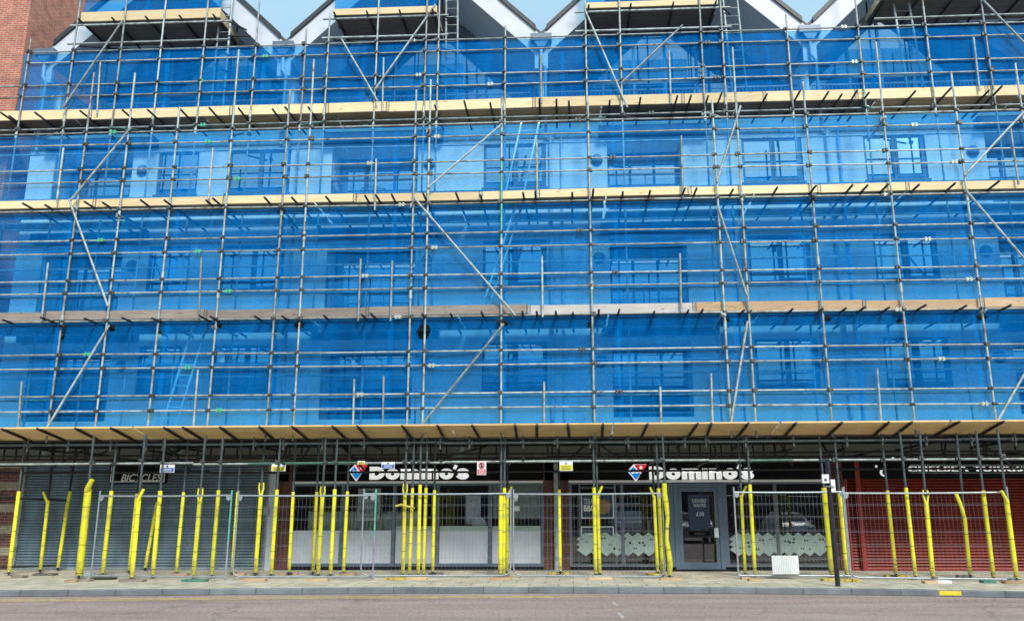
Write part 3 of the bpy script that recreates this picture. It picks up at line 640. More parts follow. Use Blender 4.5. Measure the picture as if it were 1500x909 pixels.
# transoms (tube ends under the toe boards, their shade put into the colour)
TR = {
 'L3': ([2,15,52,118,180,217,262,307,350,400,418,452,637,680,718,790,815,833,893,938,992,1012,1037,1057,1123,1172,1213,1232,1255,1272,1340,1393,1447,1467], 1.3, None),
 'L2': ([35,68,125,152,207,242,303,313,388,428,478,535,551,574,620,668,704,766,784,838,869,912,952,1003,1020,1073,1138,1194,1248,1270,1300,1345,1398,1463], 0, None),
 'L1': ([6,61,125,180,224,293,309,374,414,475,530,543,619,660,705,765,786,814,839,877,907,958,1008,1029,1089,1160,1204,1238,1266,1301,1355,1414,1479], 0, None)}
zL = {'L3': Z_(750,157,1.35), 'L2': Z_(750,290,.06), 'L1': Z_(750,461,.06)}
for k, (xs, yo, _) in TR.items():
    for i, px in enumerate(xs):
        yref = {'L3': 165, 'L2': 290, 'L1': 460}[k]
        over = R(.28, .55); y0 = yo-over; z = zL[k]-.045+R(-.015,.015)
        py = 165-px*.026 if k == 'L3' else (292-px*.02 if k == 'L2' else 462-px*.0155)
        x = X_(px, py-6, y0)
        sk = R(-.05, .05)
        o = pt(MB().tube((x, y0, z), (x+sk, YW-.05 if yo == 0 else 2.7, z+R(-.02,.02)), .029), 'transom', M['tube_dark'])
# toe boards
def toe(y, pxs, ytop, ybot, matf, th=.04, zoff=0):
    z1 = Z_(750, ytop, y); z0 = Z_(750, ybot, y)
    for i, (a, b) in enumerate(zip(pxs, pxs[1:])):
        xa, xb = X_(a, ytop, y), X_(b, ytop, y)
        dz = R(-.018, .018); dy = R(0, .012)
        m_ = MB(); sl = R(-.012, .012)
        m_.add([(xa+.006,y+dy,z0+dz-sl),(xb-.006,y+dy,z0+dz+sl),(xb-.006,y+dy+th,z0+dz+sl),(xa+.006,y+dy+th,z0+dz-sl),(xa+.006,y+dy,z1+dz-sl),(xb-.006,y+dy,z1+dz+sl),(xb-.006,y+dy+th,z1+dz+sl),(xa+.006,y+dy+th,z1+dz-sl)],
               [(3,2,1,0),(4,5,6,7),(0,1,5,4),(1,2,6,5),(2,3,7,6),(3,0,4,7)])
        for xx, sg in ((xa+.03, -1), (xb-.05, 1)): m_.box((xx, y+dy-.003, z0+dz+sg*sl-.002), (xx+.025, y+dy+th+.002, z1+dz+sg*sl+.002), 1)
        pt(m_, 'toe_board', [matf(i), M['coupler']])
toe(1.36, [-60,135,340,480,568,782,1000,1120,1255,1447,1600], 143.5, 157.5, lambda i: M['pine'])
toe(.1, [-60,140,330,520,704,788,1010,1200,1330,1600], 279, 290.5, lambda i: M['pine'])
toe(.1, [-60,66,302,538,774,1017,1266,1440,1600], 446.5, 460, lambda i: M['pine_old'] if i < 4 else (M['pine_grey'] if i == 4 else M['pine_mid']))
# decks: boards laid along the lift with light gaps between them
def deck(y0, y1, z, mat, x0=-18.5, x1=16, bay=3.9, bw=.225, gap=.014, parent=scf, name='deck_boards', edge=False):
    x = x0; i = 0
    while x < x1:
        xe_ = min(x+bay, x1); d = MB(); y = y0; j = 0
        while y+bw <= y1+.01:
            d.box((x+R(0,.05), y, z+R(0,.006)), (xe_-R(.005,.05), y+bw-gap, z+.038+R(0,.004))); y += bw
        d.build(name, mat[i % len(mat)] if isinstance(mat, list) else mat, parent); x = xe_; i += 1
for k in ('L1', 'L2'):
    dm_ = M['deck_grey'] if k == 'L1' else M['deck_brown']  # lowest lift gets darker boards, painting the shade behind the net holes
    if k == 'L1': deck(.16, 2.12, zL[k]+.02, dm_, gap=.004)
    else: deck(.16, 1.08, zL[k]+.02, dm_); deck(1.38, 2.05, zL[k]+.02, dm_)
deck(1.42, 2.56, zL['L3']+.02, [M['deck_grey'], M['deck_grey'], M['deck_brown'], M['deck_brown'], M['deck_brown']], bw=.226)

# ------------------------------------------------------------------ pavement gantry below the scaffold
gan = thing('pavement_gantry', 'dark pavement gantry of tubes and lattice beams above the shops', 'gantry', (0, .5, PZ))
ZD = 3.60; YF = -.72
deck(.40, 2.05, ZD-.16, [M['deck_grey']], parent=gan, name='gantry_deck', bay=3.9, gap=.004)
FS = .17                                                  # rise of the fan towards the street
def fan_z(y): return ZD+.03-(y-YF)*FS
x = -18.5
while x < 16:
    d = MB(); xe_ = x+3.9
    for j in range(5):
        ya = YF+j*.225; yb = ya+.209; o_ = R(0,.04)
        d.add([(x+o_,ya,fan_z(ya)),(xe_-.01,ya,fan_z(ya)),(xe_-.01,yb,fan_z(yb)),(x+o_,yb,fan_z(yb)),(x+o_,ya,fan_z(ya)+.038),(xe_-.01,ya,fan_z(ya)+.038),(xe_-.01,yb,fan_z(yb)+.038),(x+o_,yb,fan_z(yb)+.038)],
              [(3,2,1,0),(4,5,6,7),(0,1,5,4),(1,2,6,5),(2,3,7,6),(3,0,4,7)])
    d.build('fan_deck', M['fan'], gan); x = xe_
ed = MB()
for i, px in enumerate([3,53,109,161,240,266,321,378,428,487,523,589,640,692,754,786,833,883,948,1021,1044,1095,1169,1234,1303,1337,1405,1470]):
    x = X_(px, 628, YF-.12); pt(MB().tube((x+R(-.03,.03), YF-.12, fan_z(YF-.12)-.034), (x+R(-.05,.05), .45, fan_z(.45)-.034), .032), 'fan_transom', M['tube_dark'], gan)
# sleeves: (top x,y ; base x,y) in tile pixels of 250 px wide views
K = 3.788
SLV = [ # off, top, bottom, width, style
 (0,(105,300),(48,760),18,''),(0,(267,350),(222,745),16,'flap-'),(0,(390,298),(320,735),16,'bend'),(0,(490,285),(437,780),34,'flap+'),(0,(619,297),(568,765),20,''),
 (0,(760,312),(715,750),15,''),(0,(772,340),(730,790),22,'flap+'),(0,(872,360),(805,735),16,''),(0,(890,297),(846,775),22,''),
 (250,(72,305),(30,757),16,''),(250,(167,290),(125,778),22,'split'),(250,(266,293),(226,775),20,''),(250,(373,303),(340,758),16,''),(250,(505,258),(470,762),22,'split'),
 (250,(590,290),(557,770),20,''),(250,(680,303),(656,757),17,''),(250,(811,303),(789,757),17,''),(250,(845,278),(817,770),22,'split'),(250,(911,288),(886,770),20,''),
 (500,(34,300),(11,757),18,''),(500,(355,265),(341,768),21,'split'),(500,(395,282),(378,768),18,''),(500,(437,263),(426,768),20,''),(500,(470,280),(455,768),18,''),(500,(517,293),(507,757),18,''),
 (500,(886,320),(882,768),25,''),(500,(905,280),(901,768),20,''),(500,(921,320),(919,755),16,'flap+'),
 (750,(262,290),(268,755),18,''),(750,(455,278),(464,768),20,''),(750,(474,320),(487,765),20,'flap+'),(750,(788,325),(808,757),17,'flapL'),(750,(812,283),(835,770),20,''),(750,(848,255),(875,778),25,'wavy'),
 (1000,(325,320),(348,765),18,'flap+'),(1000,(372,262),(402,770),20,''),(1000,(783,280),(828,770),27,''),(1000,(870,310),(912,772),20,''),
 (1250,(188,295),(238,770),18,''),(1250,(291,280),(346,782),19,''),(1250,(398,300),(443,785),22,'split'),(1250,(565,305),(650,775),18,'curve'),(1250,(720,295),(780,788),20,''),(1250,(850,350),(908,795),22,'flap-')]
sec_names = [(0, 14, 'at the grey shutter'), (14, 25, 'at the left shop window'), (25, 29, 'at the middle brick pillar'),
             (29, 38, 'at the shop door'), (38, 44, 'at the red shutter')]
extra = {'flap-': 'torn top leaning left', 'flap+': 'torn top leaning right', 'bend': 'kinked top', 'split': 'forked split top', 'wavy': 'bulging wavy foam', 'curve': 'strongly bowed upper half', 'flapL': 'top bent left', '': ''}
STX = []
for i, (off, tp, bt, wd, sty) in enumerate(SLV):
    B = gnd(off+bt[0]/K, 640+bt[1]/K, PZ+.03); T = at(off+tp[0]/K, 640+tp[1]/K, B.y)
    r = wd/K/2/F*(B-CAM).length*.98
    r = max(.04, r)
    dirv = T-B
    B = B.copy(); B.z = PZ+.09
    mid = B.lerp(T, .5)
    s = MB(); J = lambda a: Vector((R(-a, a), R(-a, a), 0))
    n = 9; pts = [B.lerp(T, k/(n-1)) for k in range(n)]
    rs = [r*R(.97, 1.04) for _ in pts]
    if sty == 'wavy':
        for k in range(n): pts[k] = pts[k]+Vector((.025*math.sin(k*1.5), 0, 0)); rs[k] = r*(1+.22*math.sin(k*1.1+.4))
    if sty == 'curve':
        X1 = at(off+618/K, 640+450/K, B.y); X1b = B.lerp(X1, 1)
        pts = [B, B.lerp(X1, .35), B.lerp(X1, .7), X1, X1.lerp(T, .35)+Vector((.02,0,0)), X1.lerp(T, .7)+Vector((.015,0,0)), T]; n = 7; rs = [r]*7
    if sty == 'bend':
        X1 = at(off+376/K, 640+365/K, B.y); pts = [B, B.lerp(X1, .3), B.lerp(X1, .6), B.lerp(X1, .9), X1, T]; n = 6; rs = [r]*6
    if sty == 'split':
        C = pts[-2]; q = .20
        pts = [B.lerp(T, k/8*.88) for k in range(n)]
        s.path(pts, rs, 10, 0)
        top = pts[-1]
        for sgn in (-1, 1):
            s.path([top+Vector((sgn*r*.4,-.01,-.03)), top.lerp(T, .6)+Vector((sgn*r*1.15,-.01,0)), T+Vector((sgn*r*.95,-.01,.03))], [r*.55, r*.42, r*.34], 7, 0)
    else:
        s.path(pts, rs, 10, 0)
        if sty.startswith('flap'):
            sg = {'flap+': 1, 'flap-': -1, 'flapL': -1}[sty]
            dx = .12 if sty != 'flapL' else .10
            a0 = T+Vector((0, -r*.5, -.05)); s.path([a0, a0+Vector((sg*dx*.35, -.03, .10)), a0+Vector((sg*dx, -.04, .26))], [r*.85, r*.8, r*.66], 8, 0)
    # black tape bands
    for t in random.sample((.07, .30, .52, .80), 3):
        t += R(-.05, .05); k = t*(len(pts)-1); i0 = int(k); c = pts[i0].lerp(pts[min(i0+1, len(pts)-1)], k-i0); dd = (pts[min(i0+1, len(pts)-1)]-pts[i0]).normalized()
        s.path([c-dd*.005, c+dd*.005], r*1.05 if sty != 'wavy' else r*1.25, 10, 1)
    sn = next(x for x in sec_names if x[0] <= i < x[1])
    big = 'thick ' if wd >= 25 else ''
    lab = f"{ordinal(i-sn[0])} yellow {big}pole sleeve from the left {sn[2]}" + (f", {extra[sty]}" if extra[sty] else '')
    so = s.build('foam_sleeve', [M['foam'], M['tape']], org=B); tag(so, lab, 'pole padding', 'yellow foam sleeves on the gantry poles')
    # the tube that wears the sleeve
    up_ = (T-B).normalized() if sty in ('', 'split', 'flap+', 'flap-', 'flapL', 'wavy') else Vector((0,0,1))
    if sty in ('curve', 'bend'): up_ = (pts[2]-pts[0]).normalized()
    e = B + up_*((3.40-B.z)/up_.z)
    st = MB().tube(B-Vector((0,0,.07)), e, .028); 
    st.box((B.x-.075, B.y-.075, PZ+.052), (B.x+.075, B.y+.075, PZ+.062)); st.tube((B.x,B.y,PZ+.06),(B.x,B.y,PZ+.16), .02)
    st.build('gantry_standard', M['tube_mid'] if B.y < .5 else M['tube_dark'], gan)  # rear poles take the darker copy, deepening the gantry's painted shade
    STX.append((B.x, B.y, e.x))
# gantry ledgers and beams
for y, z, mt in [(-.30, 3.25, 'tube_mid'), (-.06, 2.80, 'tube'), (.5, 3.02, 'tube_dark'), (.9, 2.62, 'tube_dark'), (1.5, 2.86, 'tube_dark'), (1.1, 3.40, 'tube_dark'), (.55, 3.38, 'tube_dark'), (1.62, 3.40, 'tube_dark')]:
    for a, b in ((-18, -9.4), (-9.4, -3.1), (-3.1, 3.3), (3.3, 9.2), (9.2, 16)):
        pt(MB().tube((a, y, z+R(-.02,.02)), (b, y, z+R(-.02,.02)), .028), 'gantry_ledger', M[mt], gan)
pt(MB().tube((4.0, -.06, 2.80), (5.3, -.06, 2.81), .031), 'gantry_ledger', M['tube_dkgreen'], gan)
pt(MB().tube((-8.0, -.09, 2.79), (-5.2, -.09, 2.80), .031), 'gantry_ledger', M['tube_dkgreen'], gan)
def lattice(x0, x1, y, z0, z1, step, diag):
    l = MB(); l.tube((x0,y,z0),(x1,y,z0),.026); l.tube((x0,y,z1),(x1,y,z1),.026)
    n = max(2, int((x1-x0)/step))
    for k in range(n+1):
        x = x0+(x1-x0)*k/n; l.tube((x,y,z0),(x,y,z1),.022,6)
        if diag and k < n and k % 2 == 0: l.tube((x,y,z0),(x+(x1-x0)/n,y,z1),.022,6)
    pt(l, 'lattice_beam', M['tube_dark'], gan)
for a, b, y, st_, dg in [(-15.5,-12.6,.75,.32,0),(-12.9,-9.2,1.15,.75,1),(-9.6,-7.2,.6,.34,0),(-7.4,-3.2,.9,.42,0),(-3.4,-.5,1.2,1.1,1),(-.6,2.0,.7,1.0,0),(1.4,5.4,1.0,.26,0),(5.2,8.6,1.2,1.5,0),(8.2,10.2,.8,.9,1),(10,13.2,1.0,.33,0)]:
    lattice(a, b, y, 2.96, 3.34, st_, dg)
for i in range(30):                                      # cross tubes and couplers in the gantry's dark roof
    x = -15.5+i*.95+R(-.3,.3); z = R(2.75, 3.36)
    pt(MB().tube((x, R(-.35,-.1), z), (x+R(-.1,.1), 1.8, z+R(-.03,.03)), .028), 'cross_tube', M['tube_dark'], gan)
    c = MB(); coupler(c, x+.0, -.30, 3.25); c.tube((x,-.3,3.1),(x,-.3,3.4),.03); pt(c, 'gantry_coupler', M['coupler'], gan)
for i in range(16):
    x = -15+i*1.85+R(-.5,.5); pt(MB().tube((x, R(.2,1.2), 2.7+R(-.15,.1)), (x+R(-.9,.9), R(.2,1.2), 3.4), .028), 'gantry_brace', M['tube_dark'], gan)
for x, y, xe_ in STX:
    c = MB(); coupler(c, x+(xe_-x)*.78, y, 2.80); pt(c, 'gantry_coupler', M['coupler'], gan)
# dark hand rails returning to the wall at the left end
a, b = gnd(-5, 843, PZ), gnd(84, 835, PZ)
pt(MB().tube((a.x-1.5,a.y,PZ+.16),(b.x,b.y,PZ+.13),.026), 'hand_rail', M['tube_dark'], gan)
a2, b2 = at(-5, 728, a.y), at(100, 732.5, b.y); pt(MB().tube(a2, b2, .026), 'hand_rail', M['tube_dark'], gan)

# ------------------------------------------------------------------ debris netting
def net(name, y, x0, x1, z0, z1, label, holes=(), amp=.03, seed=0, left_curve=0., group=None, mat='net'):
    pts = []; edges = []; step = .22
    nx = int((x1-x0)/step); nz = max(3, int((z1-z0)/step))
    hs = [(hx, hz, rx, rz) for hx, hz, rx, rz in holes]
    for i in range(nx+1):
        for j in range(nz+1):
            x = x0+(x1-x0)*i/nx; z = z0+(z1-z0)*j/nz
            if j == nz: z += .02*mnoise.noise((x*1.3, seed, 0))-.01
            if 0 < j < nz and 0 < i < nx: x += R(-.04,.04); z += R(-.04,.04)
            if any(((x-h[0])/(h[2]+.03))**2+((z-h[1])/(h[3]+.03))**2 < 1 for h in hs): continue
            if left_curve and i == 0: x += left_curve*(1-((z-z0)/(z1-z0)))
            pts.append(Vector((x, z)))
    for h in hs:
        n = 18; o = len(pts); 
        ph = [R(.85, 1.15) for _ in range(n)]
        for k in range(n): t = 2*math.pi*k/n; pts.append(Vector((h[0]+h[2]*ph[k]*math.cos(t), h[1]+h[3]*ph[k]*math.sin(t))))
        edges += [(o+k, o+(k+1) % n) for k in range(n)]
    r = delaunay_2d_cdt(pts, edges, [], 0, 1e-6)
    vs, fs = r[0], r[2]
    keep = []
    for f in fs:
        c = sum((vs[i] for i in f), Vector((0, 0)))/3
        if any(((c.x-h[0])/(h[2]*.82))**2+((c.y-h[1])/(h[3]*.82))**2 < 1 for h in hs): continue
        keep.append(tuple(f))
    V3 = []
    for v in vs:
        t = (v.y-z0)/(z1-z0); bow = math.sin(math.pi*min(max(t,0),1))
        d = amp*bow*(mnoise.noise((v.x*.9, v.y*.5, seed))+.7*mnoise.noise((v.x*2.6, v.y*.7, seed+3)))+amp*.35*mnoise.noise((v.x*1.2, v.y*5, seed+9))
        V3.append((v.x, y+.045+d, v.y))
    mb = MB(); mb.add(V3, keep, 0, True)
    return tag(mb.build(name, M[mat], org=((x0+x1)/2, y+.045, z0)), label, 'netting', group or 'blue debris netting sheets')
HO = [(230,535,13,18,0),(413,507,17,14,0),(588,527,12,16,0),(812,497,14,10,0),(1014,525,12,16,0),(1106,495,22,12,0)]
HO2 = [(305,520,26,34),(597,488,24,12),(920,497,12,18)]
HO3 = [(162,475,14,12),(238,488,10,12),(535,470,14,14),(803,482,14,12),(1105,463,22,12)]
hl = []
for lst, off in ((HO, 0), (HO2, 500), (HO3, 1000)):
    for h in lst:
        c = at(off+h[0]/2.524, 280+h[1]/2.524, .15); sc = 1/2.524/55
        hl.append((c.x, c.z, h[2]*sc, h[3]*sc))
YN = .10
n1 = net('debris_netting', YN, -19.5, 16.5, 3.64, ZO[9]-.02, 'taut blue netting with dark holes at the poles, just above the shops', hl, .035, 1, mat='net_dense')
n2 = net('debris_netting', YN, -19.5, 16.5, zL['L1']+.2, ZO[4]-.02, 'blue netting hung directly above the grey weathered toe board', (), .035, 5, mat='net_dense')
net('debris_netting', YN, -19.5, 16.5, zL['L2']+.18, ZO[0]-.02, 'paler blue netting hung just below the brown deck under the gables', (), .03, 11)
net('debris_netting', 1.36, X_(26,150,1.4), 16.5, zL['L3']+.2, ZI[0]-.01, 'blue netting of the topmost full lift, across the feet of the gables', (), .04, 17)

for o, zs in ((n1, (Z_(750,527,YN), Z_(750,531,YN), Z_(750,594,YN))), (n2, (Z_(750,356,YN), Z_(750,362,YN)))):      # cords threaded through the sheets
    for z in zs:
        c = MB(); c.path([(-18+k*.5, YN+.09, z+.025*math.sin(k*.9)+.03*mnoise.noise((k*.31, z, 2))) for k in range(70)], .009, 5); c.build('cord', M['cord'], o)
# ------------------------------------------------------------------ gable platforms at the top
plats = [(118,322,15,28.5,'leftmost','beside the orange brick wall'),(488,640,11,20,'second','left of the bare V of sky in the middle'),(857,1052,1,9,'third','right of the bare V of sky in the middle'),(1293,1560,-10,-1,'rightmost','at the top right corner')]
for i, (a, b, yt, yb, nm, lab) in enumerate(plats):
    xa, xb = X_(a, yb, 1.36), X_(b, yb, 1.36); z0 = Z_((a+b)/2, yb, 1.36); z1 = Z_((a+b)/2, yt, 1.36)
    if i == 3: z0 = 16.15; z1 = 16.4
    P = thing('gable_platform', f'boarded scaffold platform {lab}', 'scaffold platform', ((xa+xb)/2, 1.9, z0), 'scaffold platforms in front of the gables')
    MB().box((xa, 1.36, z0), (xb, 1.40, z1)).build('toe_board', M['pine'], P)
    deck(1.42, 2.95, z0-.03, M['deck_grey'], x0=xa, x1=xb, bay=xb-xa+.1, parent=P, name='platform_deck', gap=.01)
    n = max(3, int((xb-xa)/1.0))
    for k in range(n+1):
        x = xa+.1+(xb-xa-.2)*k/n; MB().tube((x, 1.1, z0-.07), (x+R(-.03,.03), 3.0, z0-.07), .029).build('transom', M['tube_dark'], P)
    for y, zz in ((1.355, z0-.13), (2.9, z0-.13), (1.36, z0-.75), (1.355, z1+.5)):
        MB().tube((xa-.3, y, zz), (xb+.35, y, zz+R(-.02,.02)), .03).build('ledger', M['tube'] if y < 2 else M['tube_dark'], P)
    for x in (xa+.1, xb-.1, (xa+xb)/2):
        MB().tube((x, 2.85, 13.15), (x, 2.85, z0+1.6), .028).build('rear_standard', M['tube_dark'], P)
    for s_, x in ((1, xa+.05), (-1, xb-.05)):
        MB().tube((x, 1.4, z0-.8), (x+s_*.9, 2.85, z0-.12), .026).build('brace', M['tube_dark'], P)
        MB().box((x-.02, 1.42, z0), (x+.02, 2.9, z1)).build('toe_board', M['pine'], P)
    for k in range(5):
        x = xb+.1; zz = z0-2.2+k*.55
        MB().tube((x, 1.5, zz), (x+R(.3,.8), R(1.5,2.6), zz+R(-.05,.05)), .026).build('tie_tube', M['tube_dark'], P)
    net('debris_netting', 1.38, xa+.02, xb-.02, z1-.02, z1+1.6, f'small netting panel on the platform {lab}', (), .05, 30+i, group='netting panels on the gable platforms')

# ------------------------------------------------------------------ ladders
def ladder(a, b, off, lab, mat='alu', step=.28):
    a, b, off = Vector(a), Vector(b), Vector(off)
    L = thing('ladder', lab, 'ladder', a, 'access ladders on the scaffold')
    for s in (-.5, .5): MB().tube(a+off*s, b+off*s, .034, 8).build('rail', M[mat], L)
    n = int((b-a).length/step)
    for k in range(1, n): c = a.lerp(b, k/n); MB().tube(c-off*.5, c+off*.5, .014, 6).build('rung', M[mat], L)
for (pa, lab) in zip([(316,333),(651,668),(1062,1083),(1314,1337)], ['beside the leftmost gable platform', 'beside the second gable platform from the left', 'beside the third gable platform from the left', 'at the left of the top right gable platform']):
    xa, xb = X_(pa[0], 60, 1.75), X_(pa[1], 60, 1.75); c = (xa+xb)/2
    ladder((c+.1, 1.62, 13.0), (c, 1.85, 17.6), (xb-xa, 0, 0), f'upright metal ladder {lab}', mat='tube')
ladder(at(752,290,.75), at(777,178,1.05), (.50, 0, 0), 'leaning ladder behind the third floor net, right of the middle pole')
ladder(at(711,450,.5), at(763,292,.9), (.10, .42, 0), 'leaning ladder seen edge-on behind the net on the second floor')
ladder(at(246,628,.6), at(294,474,1.0), (.32, .1, 0), 'leaning ladder behind the lowest net, above the grey shutter')

# ------------------------------------------------------------------ balcony furniture on the third floor
fz = floors[0]+.02; bx0 = X_(548, 265, 2.35)
T = thing('cafe_table', 'small round wire-top cafe table on the third floor balcony, between the two chairs', 'table', (bx0, 2.35, fz))
t = MB(); n = 24
ring = [(bx0+.38*math.cos(2*math.pi*k/n), 2.35+.38*math.sin(2*math.pi*k/n), fz+.80) for k in range(n)]
t.path(ring+[ring[0]], .018, 6, cap=False)
for k in range(4): q = k*math.pi/4; t.tube((bx0-.38*math.cos(q), 2.35-.38*math.sin(q), fz+.80), (bx0+.38*math.cos(q), 2.35+.38*math.sin(q), fz+.80), .01, 5)
t.build('table_top', M['frame'], T)
for k in range(3): q = k*2.1+.4; MB().tube((bx0,2.35,fz+.79), (bx0+.3*math.cos(q),2.35+.3*math.sin(q),fz), .015, 6).build('leg', M['frame'], T)
for px, sgn, lab in ((505, 1, 'metal garden chair left of the round table on the third floor balcony'), (590, -1, 'metal garden chair right of the round table on the third floor balcony')):
    x = X_(px, 270, 2.35)
    Cc = thing('garden_chair', lab, 'chair', (x, 2.35, fz), 'garden chairs on the balcony')
    s = MB(); s.box((x-.22, 2.13, fz+.44), (x+.22, 2.57, fz+.48)); s.build('seat', M['frame'], Cc)
    b_ = MB(); bxk = x-sgn*.22; b_.path([(bxk,2.15,fz+.46),(bxk-sgn*.1,2.15,fz+.95),(bxk-sgn*.1,2.55,fz+.95),(bxk,2.55,fz+.46)], .018, 6)
    for k in range(5): b_.tube((bxk, 2.2+k*.075, fz+.48), (bxk-sgn*.1, 2.2+k*.075, fz+.94), .012, 5)
    b_.build('backrest', M['frame'], Cc)
    for yy in (2.14, 2.56):
        MB().path([(x+sgn*.2,yy,fz+.46),(x+sgn*.2,yy,fz+.68),(x-sgn*.05,yy,fz+.74),(bxk-sgn*.06,yy,fz+.72)], .016, 6).build('armrest', M['frame'], Cc)
        for xx in (-.2, .2): MB().tube((x+xx,yy,fz+.45),(x+xx*1.15,yy,fz), .016, 6).build('leg', M['frame'], Cc)

# ------------------------------------------------------------------ shopfronts
def shutter(name, lab, x0, x1, mat, gmat, z1=2.95, pitch=.075):
    S = thing(name, lab, 'roller shutter', ((x0+x1)/2, YW, PZ))
    c = MB(); n = int((z1-PZ)/pitch); y = YW+.10
    prof = []
    for k in range(n):
        z = PZ+.02+k*pitch
        prof += [(y+.026, z), (y-.012, z+pitch*.16), (y-.016, z+pitch*.34), (y+.0, z+pitch*.72), (y+.026, z+pitch*.97)]
    vs = []; fs = []
    for (yy, z) in prof: vs += [(x0+.06, yy, z), (x1-.06, yy, z)]
    for k in range(len(prof)-1): fs.append((2*k, 2*k+1, 2*k+3, 2*k+2))
    c.add(vs, fs); c.build('curtain', mat, S)
    for a in (x0, x1-.08): MB().box((a, YW+.02, PZ), (a+.08, YW+.14, z1)).build('guide_rail', gmat, S)
    MB().box((x0, YW+.05, PZ), (x1, YW+.16, PZ+.05)).build('bottom_bar', gmat, S)
    bk = MB().box((x0, YW+.2, PZ), (x1, YW+.26, z1)); bk.build('backing_panel', M['black'], S)
    return S
xs0, xs1 = xp+.01, X_(392,760,YW)
shutter('roller_shutter', 'wide grey steel roller shutter under the bicycles sign', xs0, xs1, M['shutter'], M['tube'])
# grey steel pier with lock boxes
gp = thing('steel_pier', 'narrow grey metal pier with a lock box between the grey shutter and the shop', 'pier', ((xs1+X_(402,760,YW))/2, YW, PZ))
MB().box((xs1+.004, YW-.03, PZ), (X_(401,760,YW), YW+.3, 2.94)).build('panel', M['frost'], gp)
c = at(391.5, 748, YW); MB().box((c.x-.07, YW-.1, c.z-.1), (c.x+.07, YW-.032, c.z+.1)).build('lock_box', M['steel'], gp)
MB().tube((c.x-.12, YW-.05, c.z-1.2),(c.x-.12, YW-.05, c.z-.1), .02, 6).build('cable', M['black'], gp)
rs0 = X_(1241,760,YW)
S2 = shutter('roller_shutter', 'wide dark red roller shutter of the shop at the right end', rs0, 15.5, M['shutter_red'], M['redpost'])
xr_ = X_(1262,770,YW-.02); MB().box((xr_-.06, YW-.06, PZ), (xr_+.06, YW+.06, 2.9)).build('red_post', M['redpost'], S2)
for o in (): pass

GY = YW+.05
ZS = PZ+.09
def frame_bar(mb, x0, x1, z0, z1, y=GY, d=.09): mb.box((x0, y-d/2, z0), (x1, y+d/2, z1))
zf0, zf1 = 2.43, 2.96                                    # black fascia band
ztop = 2.36
# ---- left shop
lx0, lx1 = X_(425,770,YW), X_(796,770,YW)
Ls = thing('shopfront', 'left shop window of the pizza shop with frosted lower panes and drivers poster', 'shopfront', ((lx0+lx1)/2, YW, PZ), 'shopfronts of the pizza shop')
mull = [X_(px, 770, GY) for px in (427, 501, 577, 641, 718, 795)]
fb = MB()
for x in mull: frame_bar(fb, x-.045, x+.045, ZS, ztop)
fb.box((lx0, GY-.043, ZS), (lx1, GY+.043, ZS+.07)); fb.box((lx0, GY-.043, ztop-.06), (lx1, GY+.043, ztop-.002))
fb.build('window_frame', M['frame_b'], Ls)
MB().box((lx0, YW-.02, PZ), (lx1, YW+.14, ZS-.003)).build('stall_riser', M['black'], Ls)
for a, b in zip(mull, mull[1:]): MB().add([(a+.045,GY,ZS+.07),(b-.045,GY,ZS+.07),(b-.045,GY,ztop-.06),(a+.045,GY,ztop-.06)], [(0,1,2,3)]).build('pane', M['glass'], Ls)
MB().box((lx0, YW-.05, ztop+.0), (lx1, YW+.02, ztop+.06)).build('head_trim', M['letter'], Ls)
for i, (a, b) in enumerate(zip(mull, mull[1:])):
    zt_ = Z_(750, 776, GY) if i < 2 else Z_(750, 769+ (8 if i == 2 else 8), GY)
    MB().box((a+.06, GY-.018, ZS+.08), (b-.06, GY-.012, zt_)).build('frosted_film', M['frost'], Ls)
    if i >= 2: MB().box((a+.06, GY-.018, zt_+.003), (b-.06, GY-.012, zt_+.13)).build('frosted_film', M['zig'], Ls)
# interior room
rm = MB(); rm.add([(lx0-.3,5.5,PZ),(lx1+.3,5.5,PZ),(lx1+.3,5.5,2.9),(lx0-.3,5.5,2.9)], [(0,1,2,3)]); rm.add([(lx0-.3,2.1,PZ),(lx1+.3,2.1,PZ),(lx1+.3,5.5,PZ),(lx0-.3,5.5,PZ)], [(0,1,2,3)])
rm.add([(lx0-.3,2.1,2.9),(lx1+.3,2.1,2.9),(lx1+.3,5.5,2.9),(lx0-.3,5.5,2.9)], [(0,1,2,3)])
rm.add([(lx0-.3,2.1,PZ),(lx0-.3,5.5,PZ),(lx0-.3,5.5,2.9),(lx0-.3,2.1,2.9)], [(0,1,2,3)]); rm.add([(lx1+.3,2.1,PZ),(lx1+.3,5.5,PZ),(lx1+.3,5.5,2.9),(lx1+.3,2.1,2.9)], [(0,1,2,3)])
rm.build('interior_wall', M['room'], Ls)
def counter(px0, px1, py, depth, y, lab):
    a, b = X_(px0, 770, y), X_(px1, 770, y); z = Z_(750, py, y)
    Cn = thing('shop_counter', lab, 'counter', ((a+b)/2, y, PZ), 'counters inside the pizza shop')
    MB().box((a, y, PZ), (b, y+depth, z-.05)).build('front_panel', M['counter'], Cn); MB().box((a-.02, y-.03, z-.047), (b+.02, y+depth, z)).build('worktop', M['steel'], Cn)
    f = MB()
    for k in range(4): x = a+(b-a)*k/3; f.box((x-.02, y-.02, PZ), (x+.02, y-.002, z-.05))
    f.build('trim_strip', M['steel'], Cn)
counter(452, 557, 748, .5, 2.5, 'pale green counter inside the left shop behind the drivers poster')
counter(558, 612, 748, .5, 2.6, 'low display counter inside the left shop right of the drivers poster')
